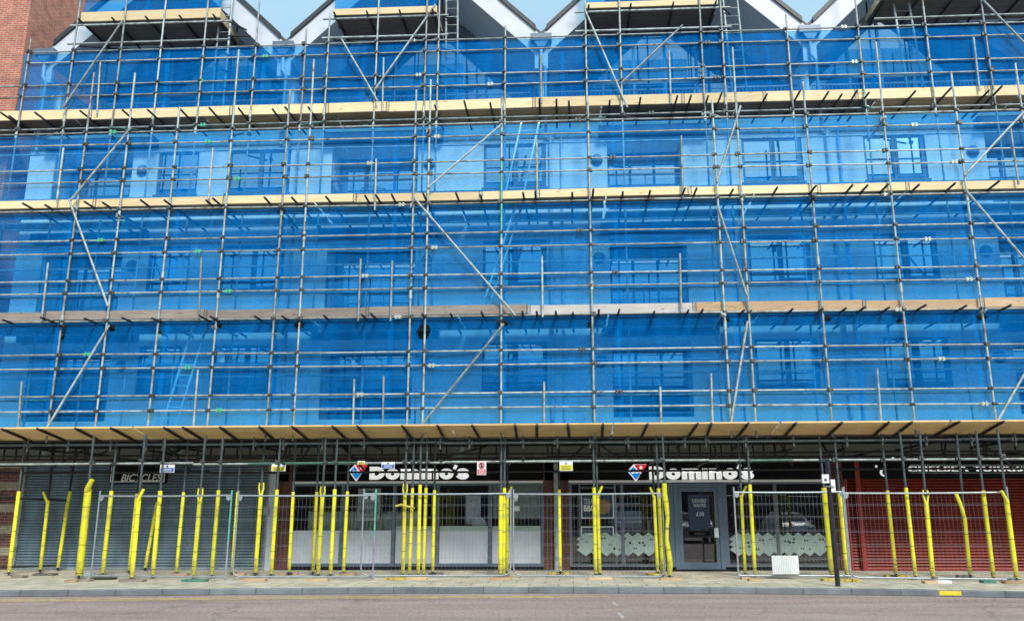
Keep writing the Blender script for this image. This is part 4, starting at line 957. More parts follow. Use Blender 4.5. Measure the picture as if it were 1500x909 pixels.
# ---- right shop
rx0, rx1 = X_(835,770,YW), X_(1221,770,YW)
Rs = thing('shopfront', 'right shop window and door of the pizza shop with zigzag film and menu posters', 'shopfront', ((rx0+rx1)/2, YW, PZ), 'shopfronts of the pizza shop')
dx0, dx1 = X_(988,770,YW), X_(1060,770,YW)
mull = [X_(px, 770, GY) for px in (836, 912, 984)]; mull2 = [X_(px, 770, GY) for px in (1064, 1138, 1219)]
for ml in (mull, mull2):
    fb = MB()
    for x in ml: frame_bar(fb, x-.04, x+.04, ZS, ztop)
    a, b = ml[0], ml[-1]
    fb.box((a, GY-.043, ZS), (b, GY+.043, ZS+.06)); fb.box((a, GY-.043, ztop-.05), (b, GY+.043, ztop-.002))
    fb.build('window_frame', M['frame'], Rs)
MB().box((rx0, YW-.02, PZ), (dx0, YW+.14, ZS-.003)).box((dx1, YW-.02, PZ), (rx1, YW+.14, ZS-.003)).build('stall_riser', M['black'], Rs)
MB().box((rx0-.02, YW-.05, ztop), (rx1-.1, YW+.02, ztop+.06)).build('head_trim', M['letter'], Rs)
for ml in (mull, mull2):
    for a, b in zip(ml, ml[1:]): MB().add([(a+.04,GY,ZS+.06),(b-.04,GY,ZS+.06),(b-.04,GY,ztop-.05),(a+.04,GY,ztop-.05)], [(0,1,2,3)]).build('pane', M['glass'], Rs)
df = MB(); dz1 = ztop-.02
df.box((dx0, YW-.02, PZ), (dx0+.11, YW+.12, dz1)); df.box((dx1-.11, YW-.02, PZ), (dx1, YW+.12, dz1)); df.box((dx0+.11, YW-.02, dz1-.1), (dx1-.11, YW+.12, dz1)); df.box((dx0-.18,YW,PZ),(dx0-.005,YW+.1,dz1)); df.box((dx1+.005,YW,PZ),(dx1+.09,YW+.1,dz1))
df.build('door_frame', M['frame_b'], Rs)
a, b = dx0+.115, dx1-.115
do = MB(); do.box((a,YW+.01,PZ+.03),(a+.10,YW+.07,dz1-.103)); do.box((b-.10,YW+.01,PZ+.03),(b,YW+.07,dz1-.103)); do.box((a+.10,YW+.01,PZ+.03),(b-.10,YW+.07,PZ+.2)); do.box((a+.10,YW+.01,dz1-.22),(b-.10,YW+.07,dz1-.103))
do = do.build('door', M['frame_b'], Rs)
MB().add([(a+.10,YW+.04,PZ+.2),(b-.10,YW+.04,PZ+.2),(b-.10,YW+.04,dz1-.22),(a+.10,YW+.04,dz1-.22)], [(0,1,2,3)]).build('pane', M['glass'], do)
c = at(1049.5, 779.5, YW); MB().box((c.x-.055, YW-.04, c.z-.12), (c.x+.05, YW+.008, c.z+.12)).build('handle', M['paper'], do)
MB().box((rx0,YW,PZ),(rx0+.001,YW+.001,PZ+.001))
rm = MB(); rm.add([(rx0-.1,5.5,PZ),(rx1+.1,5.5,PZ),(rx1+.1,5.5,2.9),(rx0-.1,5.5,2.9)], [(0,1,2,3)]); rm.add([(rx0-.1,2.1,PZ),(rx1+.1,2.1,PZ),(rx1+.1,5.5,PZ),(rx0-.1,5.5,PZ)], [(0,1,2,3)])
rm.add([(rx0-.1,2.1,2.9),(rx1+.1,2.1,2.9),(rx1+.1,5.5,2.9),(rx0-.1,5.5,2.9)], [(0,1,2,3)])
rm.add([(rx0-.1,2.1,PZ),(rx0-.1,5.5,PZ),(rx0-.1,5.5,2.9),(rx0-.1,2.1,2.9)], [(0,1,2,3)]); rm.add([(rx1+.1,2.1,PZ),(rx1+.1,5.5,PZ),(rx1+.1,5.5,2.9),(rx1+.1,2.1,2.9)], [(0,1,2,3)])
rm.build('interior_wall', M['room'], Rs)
MB().box((dx0-.3, YW-.35, PZ+.0), (dx1+.3, YW-.022, PZ+.03)).build('door_step', M['black'], Rs)
# zigzag film with domino dots
def zig(px0, px1, side):
    a, b = X_(px0, 797, GY), X_(px1, 797, GY); z0, z1 = Z_(750, 808, GY), Z_(750, 785, GY)
    n = max(3, round((b-a)/.27)); w_ = (b-a)/n; poly = []
    for k in range(n): poly += [(a+k*w_, z0), (a+(k+.5)*w_, z0-.10)]
    poly.append((b, z0))
    for k in range(3): hh = (z1-z0)/3; poly += [(b+.1*(1 if k < 3 else 0), z0+hh*(k+.5)), (b, z0+hh*(k+1))]
    for k in range(n): poly += [(b-(k+.5)*w_, z1+.10), (b-(k+1)*w_, z1)]
    for k in range(3): hh = (z1-z0)/3; poly += [(a-.1, z1-hh*(k+.5))] + ([(a, z1-hh*(k+1))] if k < 2 else [])
    f = MB(); f.prism_y(poly, GY-.02, GY-.015); fo = f.build('zigzag_film', M['zig'], Rs)
    for k in range(n*2):
        x = a+(k+.3)*w_/2+R(-.03,.03); z = R(z0+.02, z1-.02); r = R(.014, .034)
        for q in range(2 if k % 3 else 1): MB().path([(x+q*r*2.8, GY-.024, z), (x+q*r*2.8, GY-.0205, z)], r, 10).build('printed_dot', M['ink'], fo)
zig(850, 958, 0); zig(1074, 1207, 1)
# menu stand in the right shop window
ms = thing('menu_stand', 'menu display stand with two framed posters inside the right shop window', 'display stand', (X_(876,770,2.2), 2.2, PZ))
for px in (849.5, 902): x = X_(px, 770, 2.2); MB().box((x-.025, 2.18, PZ), (x+.025, 2.22, 2.35)).build('upright', M['steel'], ms)
MB().box((X_(850,714,2.2), 2.185, Z_(876,715,2.2)), (X_(902,714,2.2), 2.215, Z_(876,713,2.2))).build('top_bar', M['steel'], ms)
def framed(px0, py0, px1, py1, mat, y=2.19, fw=.03, fmat='counter', parent=None):
    p, q = at(px0, py0, y), at(px1, py1, y); f = MB()
    x0, x1, z0, z1 = p.x, q.x, q.z, p.z
    MB().box((x0, y-.012, z0), (x1, y+.0, z1)).build('poster_sheet', mat, parent)
    f.box((x0-fw,y-.022,z0-fw),(x0,y,z1+fw)); f.box((x1,y-.022,z0-fw),(x1+fw,y,z1+fw)); f.box((x0,y-.022,z0-fw),(x1,y,z0)); f.box((x0,y-.022,z1),(x1,y,z1+fw)); f.build('poster_frame', M[fmat], parent)
    return x0, x1, z0, z1
x0, x1, z0, z1 = framed(852.5, 724, 898, 757, M['poster_b'], parent=ms)
text('TEXAS', x0+.04, x0+.33, z1-.24, z1-.10, 2.176, .004, .01, parent=ms, mat=M['frost']); text('BBQ', x0+.04, x0+.36, z1-.46, z1-.27, 2.176, .004, .02, parent=ms, mat=M['letter'])
pz = MB(); c = Vector(((x0+x1)/2+.15, 2.176, (z0+z1)/2-.02)); pz.prism_y([(c.x+.2*math.cos(k*.35), c.z+.19*math.sin(k*.35)) for k in range(18)], 2.172, 2.177); pz.build('poster_picture', M['pizza'], ms)
x0, x1, z0, z1 = framed(852.5, 772, 898, 802, M['poster_b'], parent=ms)
for k, ln in enumerate((.30, .34, .28)): MB().box((x0+.04, 2.172, z1-.20-k*.1), (x0+.04+ln, 2.177, z1-.145-k*.1)).build('text_bar', M['counter'], ms)
pz = MB(); c = Vector((x1-.2, 2.175, (z0+z1)/2)); pz.path([c+Vector((.12*math.cos(k*.4), 0, .12*math.sin(k*.4))) for k in range(17)], .012, 5, cap=False); pz.build('poster_ring', M['counter'], ms)
# posters (stuck to the glass: things of their own)
def poster(name, lab, px0, py0, px1, py1, mat, y, grp=None):
    p, q = at(px0, py0, y), at(px1, py1, y); P = thing(name, lab, 'poster', ((p.x+q.x)/2, y, q.z), grp)
    MB().box((p.x, y-.006, q.z), (q.x, y, p.z)).build('poster_sheet', mat, P); return P, p.x, q.x, q.z, p.z
P, x0, x1, z0, z1 = poster('poster', 'grey green drivers wanted poster with dark letters in the left shop window', 525, 715, 556.5, 762, M['poster_g'], GY-.052)
yy = GY-.0585; w_ = x1-x0; h_ = z1-z0
text('DRIVERS', x0+.05*w_, x1-.05*w_, z0+.40*h_, z0+.55*h_, yy, .004, .02, parent=P, mat=M['ink']); text('WANTED', x0+.06*w_, x1-.05*w_, z0+.21*h_, z0+.36*h_, yy, .004, .02, parent=P, mat=M['ink'])
em = MB(); em.prism_y([(x0+.2*w_, z0+.70*h_), (x0+.8*w_, z0+.70*h_), (x0+.72*w_, z0+.84*h_), (x0+.6*w_, z0+.93*h_), (x0+.4*w_, z0+.93*h_), (x0+.28*w_, z0+.84*h_)], yy-.003, yy); em.build('car_emblem', M['ink'], P)
for s in (.32, .68):
    e = MB(); e.path([(x0+s*w_, yy-.006, z0+.70*h_), (x0+s*w_, yy-.002, z0+.70*h_)], .05*w_, 12); e.build('emblem_wheel', M['letter'], P)
MB().box((x0+.2*w_, yy-.003, z0+.10*h_), (x0+.8*w_, yy, z0+.13*h_)).build('text_bar', M['ink'], P)
P, x0, x1, z0, z1 = poster('poster', 'dark blue drivers wanted ten pound poster on the glass door', 1007, 724, 1041, 773, M['poster_b'], YW-.0)
yy = YW-.0065; w_ = x1-x0; h_ = z1-z0
text('DRIVERS', x0+.2*w_, x1-.15*w_, z0+.76*h_, z0+.87*h_, yy, .004, .01, parent=P, mat=M['frost']); text('WANTED', x0+.25*w_, x1-.17*w_, z0+.63*h_, z0+.73*h_, yy, .004, .01, parent=P, mat=M['frost']); text('£10', x0+.36*w_, x0+.72*w_, z0+.36*h_, z0+.48*h_, yy, .004, .02, parent=P, mat=M['frost'])
P, x0, x1, z0, z1 = poster('poster', 'pale blue poster with a round ring standing deep inside the left shop', 683, 725, 704, 767, M['frost'], 2.45)
e = MB(); c = Vector(((x0+x1)/2, 2.44, z0+.65*(z1-z0))); e.path([c+Vector((.09*math.cos(k*.4), 0, .12*math.sin(k*.4))) for k in range(17)], .022, 6, cap=False); e.build('ring_emblem', M['counter'], P)
e = thing('round_sign', 'grey half round board low in the left shop window beside the pale poster', 'sign board', (X_(702,770,2.3), 2.3, PZ))
dsc = MB(); c = Vector((X_(702,764,2.3), 2.3, Z_(702,768,2.3))); dsc.path([c, c+Vector((0,.02,0))], .2, 22); dsc.build('disc', M['frost'], e); MB().box((c.x-.03,2.3,PZ),(c.x+.03,2.33,c.z-.1)).build('stand', M['frost'], e)
P, x0, x1, z0, z1 = poster('window_blind', 'grey blind filling the upper right end of the left shop window', 722, 708, 792, 758, M['poster_g'], GY+.03)
P['category'] = 'blind'
for (a0, b0, c0, d0), lab in (((752,726,758.5,734), 'small white notice taped at the window edge, upper of two beside the pillar'), ((752,741,761,748), 'small white notice taped at the window edge, lower of two beside the pillar')):
    P, *_ = poster('notice', lab, a0, b0, c0, d0, M['paper'], GY-.05); P['category'] = 'notice'
# ---- fascia signs
def heavy_word(x0, x1, z0, z1, y, parent, mat):
    # upper-case D with rounded lower-case letters, drawn as thick strokes; unit = cap height
    L_ = []; t = .155                                     # half stroke
    def arc(cx, cz, rx, rz, a0, a1, n=18): return [(cx+rx*math.cos(math.radians(a0+(a1-a0)*k/n)), cz+rz*math.sin(math.radians(a0+(a1-a0)*k/n))) for k in range(n+1)]
    xh = .82
    def stroke(pts, ta=t): L_.append((pts, ta))
    x = 0
    stroke([(x+t, t), (x+t, 1-t)]); stroke([(x+t, 1-t), (x+.42, 1-t)]+arc(x+.42, .5, .36, .5-t, 90, -90)+[(x+t, t)]); x += 1.02
    def o_(x): stroke(arc(x+.42, xh/2, .42-t*.95, xh/2-t*.95, 0, 360, 26), t*1.0)
    o_(x); x += .93
    def n_(x, w): stroke([(x+t, t), (x+t, xh-t)]); stroke([(x+t, xh-t*1.4)]+arc(x+t+w/2, xh-t-.12, w/2, .12, 180, 0, 10)+[(x+t+w, t)])
    n_(x, .42); n_(x+.42, .42); x += 1.22
    stroke([(x+t, t), (x+t, xh-t)]); x += .40
    n_(x, .44); x += .83
    o_(x); x += .88
    stroke([(x+.12, 1.02), (x+.06, .86)], .09); x += .20
    stroke(arc(x+.36, xh*.70, .22, xh*.165, 25, 270, 14)+arc(x+.36, xh*.32, .24, xh*.175, 90, -160, 14), t*.88); x += .72
    W_ = x; sc = (z1-z0)/1.0; sx = (x1-x0)/W_
    mb = MB(); q = 0
    for pts, ta in L_:
        n = len(pts); Lf = []; Rt = []
        for i, (px, pz) in enumerate(pts):
            a = pts[max(i-1, 0)]; b = pts[min(i+1, n-1)]
            closed = abs(pts[0][0]-pts[-1][0]) < 1e-6 and abs(pts[0][1]-pts[-1][1]) < 1e-6
            if closed and i in (0, n-1): a, b = pts[-2], pts[1]
            dx, dz = b[0]-a[0], b[1]-a[1]; l = math.hypot(dx, dz) or 1
            ex = ez = 0
            if not closed and i == 0: ex, ez = -dx/l*ta*.96, -dz/l*ta*.96
            if not closed and i == n-1: ex, ez = dx/l*ta*.96, dz/l*ta*.96
            Lf.append((px-dz/l*ta+ex, pz+dx/l*ta+ez)); Rt.append((px+dz/l*ta+ex, pz-dx/l*ta+ez))
        yf = y-.05-q*.0016; q += 1
        vs = [(x0+u*sx, yf, z0+v*sc) for u, v in Lf+Rt]+[(x0+u*sx, y, z0+v*sc) for u, v in Lf+Rt]; m_ = 2*n
        fs = []
        for i in range(n-1): fs += [(i, i+1, n+i+1, n+i), (m_+i, m_+n+i, m_+n+i+1, m_+i+1), (i, m_+i, m_+i+1, i+1), (n+i, n+i+1, m_+n+i+1, m_+n+i)]
        fs += [(0, n, m_+n, m_), (n-1, m_+n-1, m_+2*n-1, 2*n-1)]
        mb.add(vs, fs)
    return mb.build('lettering', mat, parent)
def big_sign(x0, x1, lx_, lz, wx0, wx1, wz0, wz1, lab):
    S = thing('shop_sign', lab, 'shop sign', ((x0+x1)/2, YW, zf0), 'pizza shop fascia signs')
    MB().box((x0, YW-.04, zf0-.005), (x1, YW+.1, zf1)).build('fascia_board', M['black'], S)
    heavy_word(wx0, wx1, wz0, wz1, YW-.042, S, M['lit'])
    # tilted two-colour tile
    cx_, cz = lx_, lz; h = .245; y = YW-.05
    def dia(s_, y0, y1, mat, nm, top=None):
        m_ = MB()
        if top is None: poly = [(cx_-h*s_*1.05, cz-.02), (cx_, cz-h*s_*1.1-.02), (cx_+h*s_*1.05, cz-.02+.0), (cx_, cz+h*s_*1.1-.02)]
        else: poly = top
        m_.prism_y(poly, y0, y1); return m_.build(nm, mat, S)
    es = .87
    E_ = lambda P: [(cx_+(u-cx_)*es, cz+(v-cz)*es) for u, v in P]
    blue = [(cx_-.21, cz+.02), (cx_, cz-.235), (cx_+.15, cz-.06), (cx_-.07, cz+.16)]
    white = [(cx_-.255, cz+.03), (cx_, cz-.285), (cx_+.34, cz+.235), (cx_-.06, cz+.235)]
    red = [(cx_-.03, cz+.19), (cx_+.06, cz+.075), (cx_+.18, cz-.03), (cx_+.34, cz+.205), (cx_+.33, cz+.225), (cx_-.01, cz+.225)]
    dia(1, y-.01, y+.005, M['lit'], 'emblem_border', E_(white)); dia(1, y-.018, y-.012, M['lit_blue'], 'emblem_blue', E_(blue)); dia(1, y-.018, y-.012, M['lit_red'], 'emblem_red', E_(red))
    dm = MB()
    for ux, uz, r in ((-.085, .0, .052), (.035, .005, .052), (.16, .135, .05)): dm.path([(cx_+ux*es, y-.028, cz+uz*es), (cx_+ux*es, y-.019, cz+uz*es)], r*es, 16)
    dm.build('emblem_dots', M['lit'], S)
    return S
c1 = at(523, 691, YW); a_, b_ = at(542, 702, YW), at(687, 682.5, YW)
big_sign(lx0, lx1, c1.x, c1.z, a_.x, b_.x, a_.z, b_.z, 'black fascia with white lettering and red and blue tile emblem above the left shop window')
c1 = at(931, 691, YW); a_, b_ = at(951, 702, YW), at(1102, 682, YW)
big_sign(X_(835,770,YW), rx1, c1.x, c1.z, a_.x, b_.x, a_.z, b_.z, 'black fascia with white lettering and red and blue tile emblem above the shop door')
MB().box((X_(798,690,YW), YW+.0, zf0), (X_(833,690,YW), YW+.05, zf1)).build('fascia_board', M['black'], bld)
MB().box((xs1, YW+.0, zf0), (X_(424,690,YW), YW+.05, zf1)).build('fascia_board', M['black'], bld)
# bicycles sign
p, q = at(161, 689, YW-.06), at(242, 707, YW-.06)
Bs = thing('shop_sign', 'black sign with white outline reading bicycles on the grey shutter', 'shop sign', ((p.x+q.x)/2, YW-.06, q.z))
MB().box((p.x, YW-.05, q.z), (q.x, YW+.05, p.z+.25)).build('sign_board', M['black'], Bs)
ol = MB(); y = YW-.053; t_ = .025
ol.box((p.x+.03,y,q.z+.03),(q.x-.03,y-.004,q.z+.03+t_)); ol.box((p.x+.03,y,q.z+.03+t_),(p.x+.03+t_,y-.004,p.z+.1)); ol.box((q.x-.03-t_,y,q.z+.03+t_),(q.x-.03,y-.004,p.z+.1)); ol.build('outline', M['paper'], Bs)
a_, b_ = at(177, 704.5, YW-.06), at(237, 693.5, YW-.06)
text('BICYCLES', a_.x, b_.x, a_.z, b_.z, YW-.053, .01, .012, .25, Bs, mat=M['paper'])
# barber sign
Ts = thing('shop_sign', 'black fascia with thin white letters and crescent above the red shutter', 'shop sign', (9.5, YW, zf0))
MB().box((rs0, YW-.04, zf0-.005), (15.5, YW+.1, zf1)).build('fascia_board', M['black'], Ts)
a_, b_ = at(1330, 690.5, YW-.05), at(1512, 681, YW-.05)
text('CHELSEA TURKISH', a_.x, b_.x, a_.z, b_.z, YW-.04, .04, .022, parent=Ts, mat=M['lit'], spacing=1.12)
c = at(1294.5, 691.5, YW-.05); cr_ = MB(); pts = []
outer = [(c.x+.10*math.cos(t), c.z+.10*math.sin(t)) for t in [math.radians(50+k*26) for k in range(11)]]
inner = [(c.x+.035+.078*math.cos(t), c.z+.078*math.sin(t)) for t in [math.radians(60+k*24) for k in range(11)]][::-1]
n = 11
for k in range(n-1):
    cr_.prism_y([outer[k], outer[k+1], inner[n-2-k], inner[n-1-k]], YW-.06, YW-.042)
cr_.build('crescent', M['lit'], Ts)
for px, py in ((1283.5, 682.5), (1303, 672.5), (1308, 670)):
    c = at(px, py, YW-.05); MB().path([(c.x, YW-.06, c.z), (c.x, YW-.042, c.z)], .03, 8).build('sign_dot', M['lit'], Ts)

for py, y in ((680.8, .35), (691.3, .6)):
    a, b = at(1333, py, y), at(1515, py+.4, y); pt(MB().tube(a, b, .030), 'gantry_ledger', M['tube_mid'], gan)
# ------------------------------------------------------------------ fence panels
def fence(p0, p1, tops, lab, green=False, rounded=True, posts=True):
    """p0, p1: base points; tops: height of frame"""
    p0, p1 = Vector(p0), Vector(p1); d = p1-p0; L_ = d.length; u = d.normalized(); H = tops
    P = thing('fence_panel', lab, 'fence panel', (p0+p1)/2*1.0, 'wire mesh fence panels along the pavement')
    P_ = lambda s, z: p0+u*s+Vector((0, 0, z))
    fr = MB(); r = .021
    if rounded:
        pts = [P_(0, H+.12), P_(0, .22), P_(.03, .10), P_(.10, .05), P_(.2, .03), P_(L_-.2, .03), P_(L_-.10, .05), P_(L_-.03, .10), P_(L_, .22), P_(L_, H+.12)]
        fr.path(pts, r, 8)
    else:
        fr.tube(P_(0, 0), P_(0, H+.12), r); fr.tube(P_(L_, 0), P_(L_, H+.12), r); fr.tube(P_(0, .05), P_(L_, .05), r)
    fr.path([P_(k*L_/6, H-.0-.012*math.sin(math.pi*k/6)) for k in range(7)], r, 8)
    fr.build('frame', M['fence'], P)
    ms_ = MB(); wr = .0020
    nv = int(L_/.09)
    for k in range(1, nv): ms_.tube(P_(k*L_/nv, .05), P_(k*L_/nv, H), wr, 3)
    zz = .28
    for z in (.14, .17, .42, .45, .74, .77, 1.05, 1.08, 1.36, 1.39, 1.66, 1.69): ms_.tube(P_(.02, z*H/1.95), P_(L_-.02, z*H/1.95), wr, 3)
    stuff = ms_.build('wire_mesh', M['wire'], P)
    return P, P_, L_, H
def fz_(px, py): return gnd(px, py, PZ+.01)
def fheight(px, pyt, base): return at(px, pyt, base.y).z-base.z
g0 = lambda px, py, dy=-.12: gnd(px, py, PZ) 
fe = [((133,845.5),(330,848),725.5,'fence panel in front of the grey shutter, third of the way along',False),
      ((340,846),(546,846.5),725,'',True),((528,844.5),(748,844),722.5,'',True),((752,844),(975,846),722.5,'',True),((1082,845.5),(1247,846),720,'',False),((1245,847),(1492,850),721,'',True)]
flabs = ['square-cornered fence panel in front of the grey shutter and bicycles sign','fence panel ending in a green and mauve post','round-cornered fence panel before the frosted shop window','round-cornered fence panel from the middle brick pillar to the shop door','short fence panel with a white ribbed sheet, right of the shop door','round-cornered fence panel before the red shutter']
FP = []
for (a, b, yt, _, rd), lab in zip(fe, flabs):
    p, q = gnd(a[0], a[1], PZ+.015), gnd(b[0], b[1], PZ+.015)
    ymin = min(p.y, q.y)
    H = at((a[0]+b[0])/2, yt, (p.y+q.y)/2).z-PZ-.015
    FP.append(fence(p, q, H, lab, rounded=rd))
# coloured posts and clamps on the fence
P, P_, L_, H = FP[0]; MB().path([P_(L_, 0), P_(L_, H*.45)], .0225, 8).path([P_(L_, H*.45), P_(L_, H+.12)], .0225, 8, 1).build('end_post', [M['fence'], M['tube_green']], P)
P, P_, L_, H = FP[1]; MB().path([P_(L_, 0), P_(L_, H*.5)], .0235, 8).path([P_(L_, H*.5), P_(L_, H+.14)], .0235, 8, 1).build('end_post', [M['tube_mauve'], M['tube_green']], P)
for P, P_, L_, H in FP:
    for s in (.06, L_-.06):
        c = P_(s, H-.06); cl = MB(); cl.prism_y([(c.x-.06, c.z+.05), (c.x+.06, c.z+.05), (c.x+.05, c.z-.03), (c.x, c.z-.07), (c.x-.05, c.z-.03)][::-1], c.y-.03, c.y-.022); cl.build('clamp_plate', M['fence'], P)
# ribbed white sheet tied on the fence
p, q = at(1130, 813, FP[4][0].location.y-.05), at(1171, 840, FP[4][0].location.y-.05); y = p.y
rb = MB(); n = 15
for k in range(n):
    x0 = p.x+(q.x-p.x)*k/n; x1 = p.x+(q.x-p.x)*(k+1)/n; xm = (x0+x1)/2
    rb.add([(x0,y,q.z),(xm-.006,y-.012,q.z),(xm+.006,y-.012,q.z),(x1,y,q.z),(x0,y,p.z),(xm-.006,y-.012,p.z),(xm+.006,y-.012,p.z),(x1,y,p.z)], [(0,1,5,4),(1,2,6,5),(2,3,7,6)])
rb.box((p.x,y+.003,q.z),(q.x,y+.018,p.z))
tag(rb.build('ribbed_sheet', M['paper'], org=((p.x+q.x)/2, y, q.z)), 'white ribbed plastic sheet hung low on the fence right of the shop door', 'panel')
# yellow tape scrap
p, q = at(579, 741, FP[2][0].location.y-.04), at(608, 740.5, FP[2][0].location.y-.04)
tp_ = MB(); mdx = (p+q)/2; tp_.path([p, p.lerp(q,.3)+Vector((0,0,.03)), p.lerp(q,.6)+Vector((0,0,-.01)), q+Vector((0,0,-.05))], [.025,.035,.03,.015], 7)
tag(tp_.build('foam_scrap', M['foam'], org=mdx), 'torn scrap of yellow foam caught on the fence mesh in the left shop window', 'foam scrap')

# ------------------------------------------------------------------ sole boards
SB = [(0,60,122,775,'pine_old'),(0,180,292,762,'deck_grey'),(0,355,420,798,'deck_brown'),(0,428,492,795,'pine_old'),(0,500,626,785,'tape'),(0,655,792,796,'pine_old'),
 (250,0,85,762,'deck_brown'),(250,58,190,796,'tube_green'),(250,330,405,760,'deck_brown'),(250,392,520,793,'pine_mid'),(250,750,870,791,'pine_mid'),(250,590,700,757,'deck_brown'),
 (500,0,72,760,'deck_brown'),(500,240,352,786,'kerb_yellow'),(500,356,472,784,'pine_mid'),(500,480,560,757,'deck_grey'),(500,822,945,786,'deck_brown'),
 (750,205,250,755,'kerb_yellow'),(750,282,314,755,'kerb_yellow'),(750,430,556,784,'pine_mid'),(750,824,946,788,'pine_mid'),(750,748,822,760,'kerb_yellow'),
 (1000,330,380,783,'pine_mid'),(1000,370,442,793,'pine_mid'),(1000,780,852,792,'kerb_yellow'),(1000,872,947,795,'kerb_yellow'),
 (1250,0,42,797,'kerb_yellow'),(1250,185,300,770,'kerb_yellow'),(1250,400,470,805,'pine_mid'),(1250,472,546,803,'paper'),(1250,590,662,773,'pine_old'),(1250,724,792,803,'tube_green'),(1250,846,948,806,'deck_brown')]
cname = {'pine_old':'grey weathered','deck_grey':'dark grey','deck_brown':'dark brown','tape':'black','tube_green':'green painted','pine_mid':'pale brown','kerb_yellow':'yellow painted','paper':'white painted'}
from collections import Counter
def zone(px): return 'below the grey roller shutter' if px < 392 else 'below the left shop window' if px < 796 else 'near the middle brick pillar' if px < 880 else 'by the shop door' if px < 1110 else 'beside the black street post' if px < 1262 else 'below the red roller shutter'
tot = Counter((cname[m_], zone(off+(a+b)/2/K)) for off, a, b, y, m_ in SB); seen = Counter()
for off, a, b, y, m_ in SB:
    px = off+(a+b)/2/K; kk = (cname[m_], zone(px)); seen[kk] += 1
    p, q = gnd(off+a/K, 640+y/K+1.5, PZ), gnd(off+b/K, 640+y/K+1.5, PZ)
    lab = f'{kk[0]} timber sole board on the pavement {kk[1]}'
    if tot[kk] > 1: lab = f'{ordinal(seen[kk]-1)} {kk[0]} timber sole board from the left {kk[1]}'
    s = MB(); hh = .05; sk = R(-.03,.03); dp = .22
    s.add([(p.x,p.y,PZ+.002),(q.x,p.y+sk,PZ+.002),(q.x,p.y+dp+sk,PZ+.002),(p.x,p.y+dp,PZ+.002),(p.x,p.y,PZ+hh),(q.x,p.y+sk,PZ+hh),(q.x,p.y+dp+sk,PZ+hh),(p.x,p.y+dp,PZ+hh)],
          [(3,2,1,0),(4,5,6,7),(0,1,5,4),(1,2,6,5),(2,3,7,6),(3,0,4,7)])
    tag(s.build('sole_board', M[{'kerb_yellow': 'sole_yellow', 'tube_green': 'sole_green'}.get(m_, m_)], org=((p.x+q.x)/2, p.y+.1, PZ)), lab, 'sole board', 'timber sole boards under the gantry poles')

# ------------------------------------------------------------------ safety signs hung on the gantry
def ssign(px0, py0, px1, py1, y, kind, lab):
    p, q = at(px0, py0, y), at(px1, py1, y); S = thing('safety_sign', lab, 'safety sign', ((p.x+q.x)/2, y, q.z), 'safety signs hung on the scaffold')
    w_, h_ = q.x-p.x, p.z-q.z; X = lambda t: p.x+w_*t; Zz = lambda t: q.z+h_*t
    MB().box((p.x, y, q.z), (q.x, y+.008, p.z)).build('plate', M['paper'], S)
    def bar(a, b, c, d, mat, nm='text_bar', lift=.004): MB().box((X(a), y-lift, Zz(c)), (X(b), y-.001, Zz(d))).build(nm, M[mat], S)
    if kind == 'blue':
        bar(.04, .96, .06, .60, 'sign_blue', 'colour_panel', .003)
        for k in range(2): bar(.2, .8, .20+k*.18, .27+k*.18, 'paper', lift=.006)
        c = Vector((X(.5), y-.003, Zz(.8))); MB().path([c, c+Vector((0,-.003,0))], h_*.14, 14).build('pictogram', M['sign_blue'], S)
    elif kind == 'yellow':
        bar(.03, .97, .05, .62, 'sign_y', 'colour_panel', .003)
        for k in range(3): bar(.15, .85, .14+k*.15, .19+k*.15, 'ink', lift=.006)
        MB().prism_y([(X(.42), Zz(.68)), (X(.58), Zz(.68)), (X(.5), Zz(.95))], y-.005, y-.001).build('pictogram', M['ink'], S)
    else:
        bar(.06, .94, .05, .42, 'red', 'colour_panel', .003)
        for k in range(3): bar(.15, .85, .11+k*.1, .15+k*.1, 'paper', lift=.006)
        c = Vector((X(.5), y-.004, Zz(.70))); r = h_*.19
        MB().path([c+Vector((r*math.cos(k*.35), 0, r*math.sin(k*.35))) for k in range(19)], .014, 6, cap=False).tube(c+Vector((-r*.7,0,r*.7)), c+Vector((r*.7,0,-r*.7)), .012, 6).build('prohibition_ring', M['red'], S)
        MB().path([c+Vector((0,.001,-r*.6)), c+Vector((0,.001,r*.5))], [.03,.02], 8).build('pictogram', M['ink'], S)
ssign(235, 680, 255, 691.5, -.12, 'blue', 'small blue and white safety sign beside the bicycles sign')
ssign(398, 679, 418, 689.5, -.12, 'yellow', 'small yellow warning sign above the grey metal pier')
ssign(524, 674.5, 534.5, 680, -.12, 'yellow', 'tiny yellow warning sign above the left tile emblem')
ssign(559, 676, 578, 685.5, -.12, 'blue', 'small blue and white safety sign over the left white lettering')
ssign(699, 675, 712, 695, -.12, 'red', 'upright red and white prohibition sign right of the left white lettering')
ssign(819.5, 675, 839, 689, -.12, 'yellow', 'small yellow warning sign above the middle brick pillar')

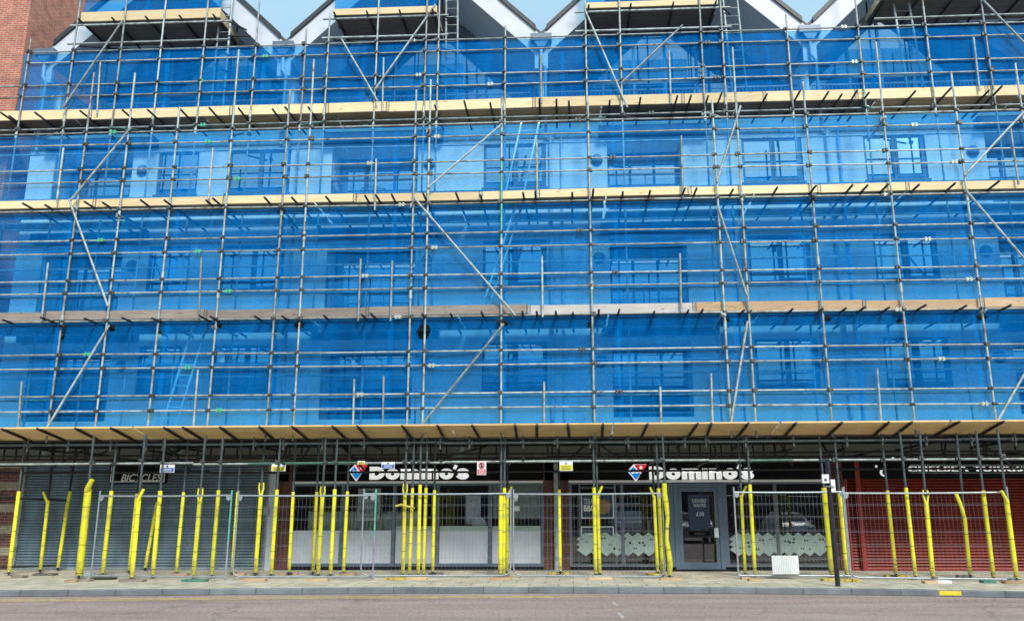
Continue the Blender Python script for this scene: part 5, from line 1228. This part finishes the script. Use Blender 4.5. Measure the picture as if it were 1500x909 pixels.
# ------------------------------------------------------------------ black street post
b0 = gnd(1227.5, 858, PZ); t0 = at(1211.5, 672, b0.y)
SP = thing('street_post', 'tall black street post with white boxes at the kerb', 'post', b0)
MB().box((b0.x-.055, b0.y-.05, PZ), (b0.x+.055, b0.y+.05, PZ+.01)).path([(b0.x,b0.y,PZ),(b0.x-.005,b0.y,PZ+.4),((b0.x+t0.x)/2-.01,b0.y,(PZ+t0.z)/2),(t0.x,b0.y,t0.z)], [.05,.05,.05,.05], 10).build('post', M['post'], SP)
c = at(1209.5, 700.5, b0.y-.1); MB().box((c.x-.07, c.y, c.z-.09), (c.x+.07, c.y+.06, c.z+.09)).build('sign_box', M['paper'], SP)
MB().box((c.x-.03, c.y-.003, c.z-.05), (c.x+.02, c.y-.0005, c.z+.0)).build('label_panel', M['ink'], SP)
c = at(1219.8, 711, b0.y); MB().box((c.x-.05, c.y-.05, c.z-.13), (c.x+.04, c.y+.05, c.z+.13)).build('control_box', M['paper'], SP)
c = at(1212, 712, b0.y-.08); MB().box((c.x-.06, c.y, c.z-.012), (c.x+.14, c.y+.02, c.z+.012)).build('bracket', M['steel'], SP)
# small pale block by the first fence
p = at(124, 838, -.05); q = at(136, 842.5, -.05)
tag(MB().box((p.x, -.05, PZ), (q.x, .08, p.z)).build('paper_bag', M['frost'], org=(p.x, 0, PZ)), 'small pale blue packet lying on the pavement', 'litter')

# ------------------------------------------------------------------ the other side of the street, seen only in the shop glass
def car(x, y, lab, paint, van=False):
    Cr = thing('parked_car', lab, 'car', (x, y, 0), 'parked cars mirrored in the shop windows')
    hw = .9; Lc = 4.3
    prof = [(0,.28),(0,.62),(.12,.82),(.95,.98),(1.75,1.45),(3.0,1.5),(3.9,1.12),(4.25,.95),(4.3,.35),(4.2,.28)] if not van else [(0,.3),(0,.75),(.15,1.0),(.7,1.12),(1.35,1.95),(4.5,2.0),(4.6,1.9),(4.62,.35),(4.5,.3)]
    m_ = MB(); n = len(prof); secs = [(-1,.80,.93),(-.97,.97,1),(0,1,1),(.97,.97,1),(1,.80,.93)]
    vs = []; fs = []
    ws = [-1,-.9,.9,1]; 
    for w_ in ws:
        for (d, z) in prof:
            ins = .72 if z > 1.0 and not van else .9 if z > 1 else 1
            k = ins if abs(w_) == 1 else ins*.9
            sh = .04 if abs(w_) == 1 else 0
            vs.append((x+math.copysign(hw*k, w_) if True else 0, y-d-(sh if d < 2 else -sh), z-(.03 if abs(w_) == 1 and z > .9 else 0)))
    for a in range(len(ws)-1):
        for k in range(n): fs.append((a*n+k, a*n+(k+1) % n, (a+1)*n+(k+1) % n, (a+1)*n+k))
    fs.append(tuple(range(n))); fs.append(tuple(reversed(range((len(ws)-1)*n, len(ws)*n))))
    m_.add(vs, fs); m_.build('body', paint, Cr)
    # glass
    (d0, z0), (d1, z1) = (prof[3], prof[4])
    gl = MB(); k0, k1 = .80, .66
    gl.add([(x-hw*k0, y-d0-.10, z0+.06), (x+hw*k0, y-d0-.10, z0+.06), (x+hw*k1, y-d1+.07, z1-.03), (x-hw*k1, y-d1+.07, z1-.03)], [(0,1,2,3)])
    gl.build('windscreen', M['car_glass'], Cr)
    for s in (-1, 1):
        hl_ = MB(); hl_.path([(x+s*.62-.16, y+.005-.03, .70), (x+s*.62, y+.03, .71), (x+s*.62+.16, y-.03, .73)], [.05,.075,.05], 8); hl_.build('headlight', M['lamp_glass'], Cr)
        mr = MB(); mr.box((x+s*.98-.1, y-1.25, .98), (x+s*.98+.08, y-1.1, 1.1)); mr.build('wing_mirror', paint, Cr)
        for d in (.85, 3.4):
            wh = MB().path([(x+s*(hw-.2), y-d, .31), (x+s*(hw+.015), y-d, .31)], .31, 20); wo = wh.build('wheel', M['tyre'], Cr)
            MB().path([(x+s*(hw-.1), y-d, .31), (x+s*(hw+.02), y-d, .31)], .19, 14).build('rim', M['steel'], wo)
    MB().box((x-.5, y-.0, .38), (x+.5, y+.02, .58)).build('grille', M['black'], Cr)
    MB().box((x-.26, y+.022, .42), (x+.26, y+.03, .52)).build('number_plate', M['paper'], Cr)
vy = 2*(YW+.05)+18.6
car(X_(1168, 765, vy), -18.6, 'white car parked across the road, mirrored in the right shop window', M['car_white'])
car(X_(1024, 765, vy), -18.6, 'silver car parked across the road, mirrored in the shop door', M['car_silver'])
car(X_(926, 765, vy), -18.6, 'white van parked across the road, mirrored in the window left of the door', M['car_white'], van=True)
ob = thing('terrace_building', 'long dark brick terrace across the road, mirrored dimly in the shop glass', 'building', (0, -45, 0))
MB().box((-70, -50, 0), (70, -40, 11)).build('wall', M['hedge'], ob)
rf = MB(); rf.add([(-70,-39.7,11),(70,-39.7,11),(70,-45,14),(-70,-45,14),(-70,-50.3,11),(70,-50.3,11)], [(0,1,2,3),(3,2,5,4)]); rf.build('roof', M['slate'], ob)
for i in range(56):
    MB().box((-67+(i//2)*5, -40.02, 1.2+4.6*(i % 2)), (-65.4+(i//2)*5, -39.95, 3.0+4.6*(i % 2))).build('window', M['car_glass'], ob)

# ------------------------------------------------------------------ light
wd = bpy.data.worlds.new('World'); scene.world = wd; wd.use_nodes = True
N, L = wd.node_tree.nodes, wd.node_tree.links
bg = N['Background']
sky = N.new('ShaderNodeTexSky'); sky.sky_type = 'NISHITA'; sky.sun_disc = False
EL, AZ = math.radians(43.5), math.radians(160)
sky.sun_elevation = EL; sky.sun_rotation = AZ; sky.dust_density = 3; sky.air_density = 1.0; sky.ozone_density = 1.5
# thin overcast: pale cloud veil mixed over the clear sky
tc = N.new('ShaderNodeTexCoord'); mp = N.new('ShaderNodeMapping'); mp.inputs['Scale'].default_value = (1, 1, 2.2); L.new(tc.outputs['Generated'], mp.inputs[0])
nz = N.new('ShaderNodeTexNoise'); nz.inputs['Scale'].default_value = 2.2; nz.inputs['Detail'].default_value = 6; L.new(mp.outputs[0], nz.inputs[0])
rp = N.new('ShaderNodeValToRGB'); L.new(nz.outputs[0], rp.inputs[0]); rp.color_ramp.elements[0].position = .25; rp.color_ramp.elements[1].position = .75
rp.color_ramp.elements[0].color = (.55, .55, .55, 1); rp.color_ramp.elements[1].color = (.85, .85, .85, 1)
mx = N.new('ShaderNodeMix'); mx.data_type = 'RGBA'; L.new(rp.outputs[0], mx.inputs[0]); L.new(sky.outputs[0], mx.inputs[6]); mx.inputs[7].default_value = (2.45, 3.85, 4.7, 1)
L.new(mx.outputs[2], bg.inputs[0]); bg.inputs[1].default_value = .12
sun_d = bpy.data.lights.new('sun', 'SUN'); sun_d.energy = 2.0; sun_d.angle = math.radians(14); sun_d.color = (1, .96, .9)
sun = bpy.data.objects.new('sun', sun_d); COL.objects.link(sun)
# direction the light comes from: in front of the facade, to the left
dv = Vector((math.sin(AZ)*math.cos(EL), math.cos(AZ)*math.cos(EL), math.sin(EL)))
sun.rotation_euler = dv.to_track_quat('Z', 'Y').to_euler()
vs_ = scene.view_settings; vs_.view_transform = 'Standard'; vs_.look = 'None'; vs_.exposure = .9; vs_.gamma = 1; vs_.use_curve_mapping = False
scene.cycles.transparent_max_bounces = 24; scene.cycles.max_bounces = 8; scene.cycles.diffuse_bounces = 4; scene.cycles.glossy_bounces = 4
scene.cycles.use_adaptive_sampling = True; scene.cycles.use_denoising = True
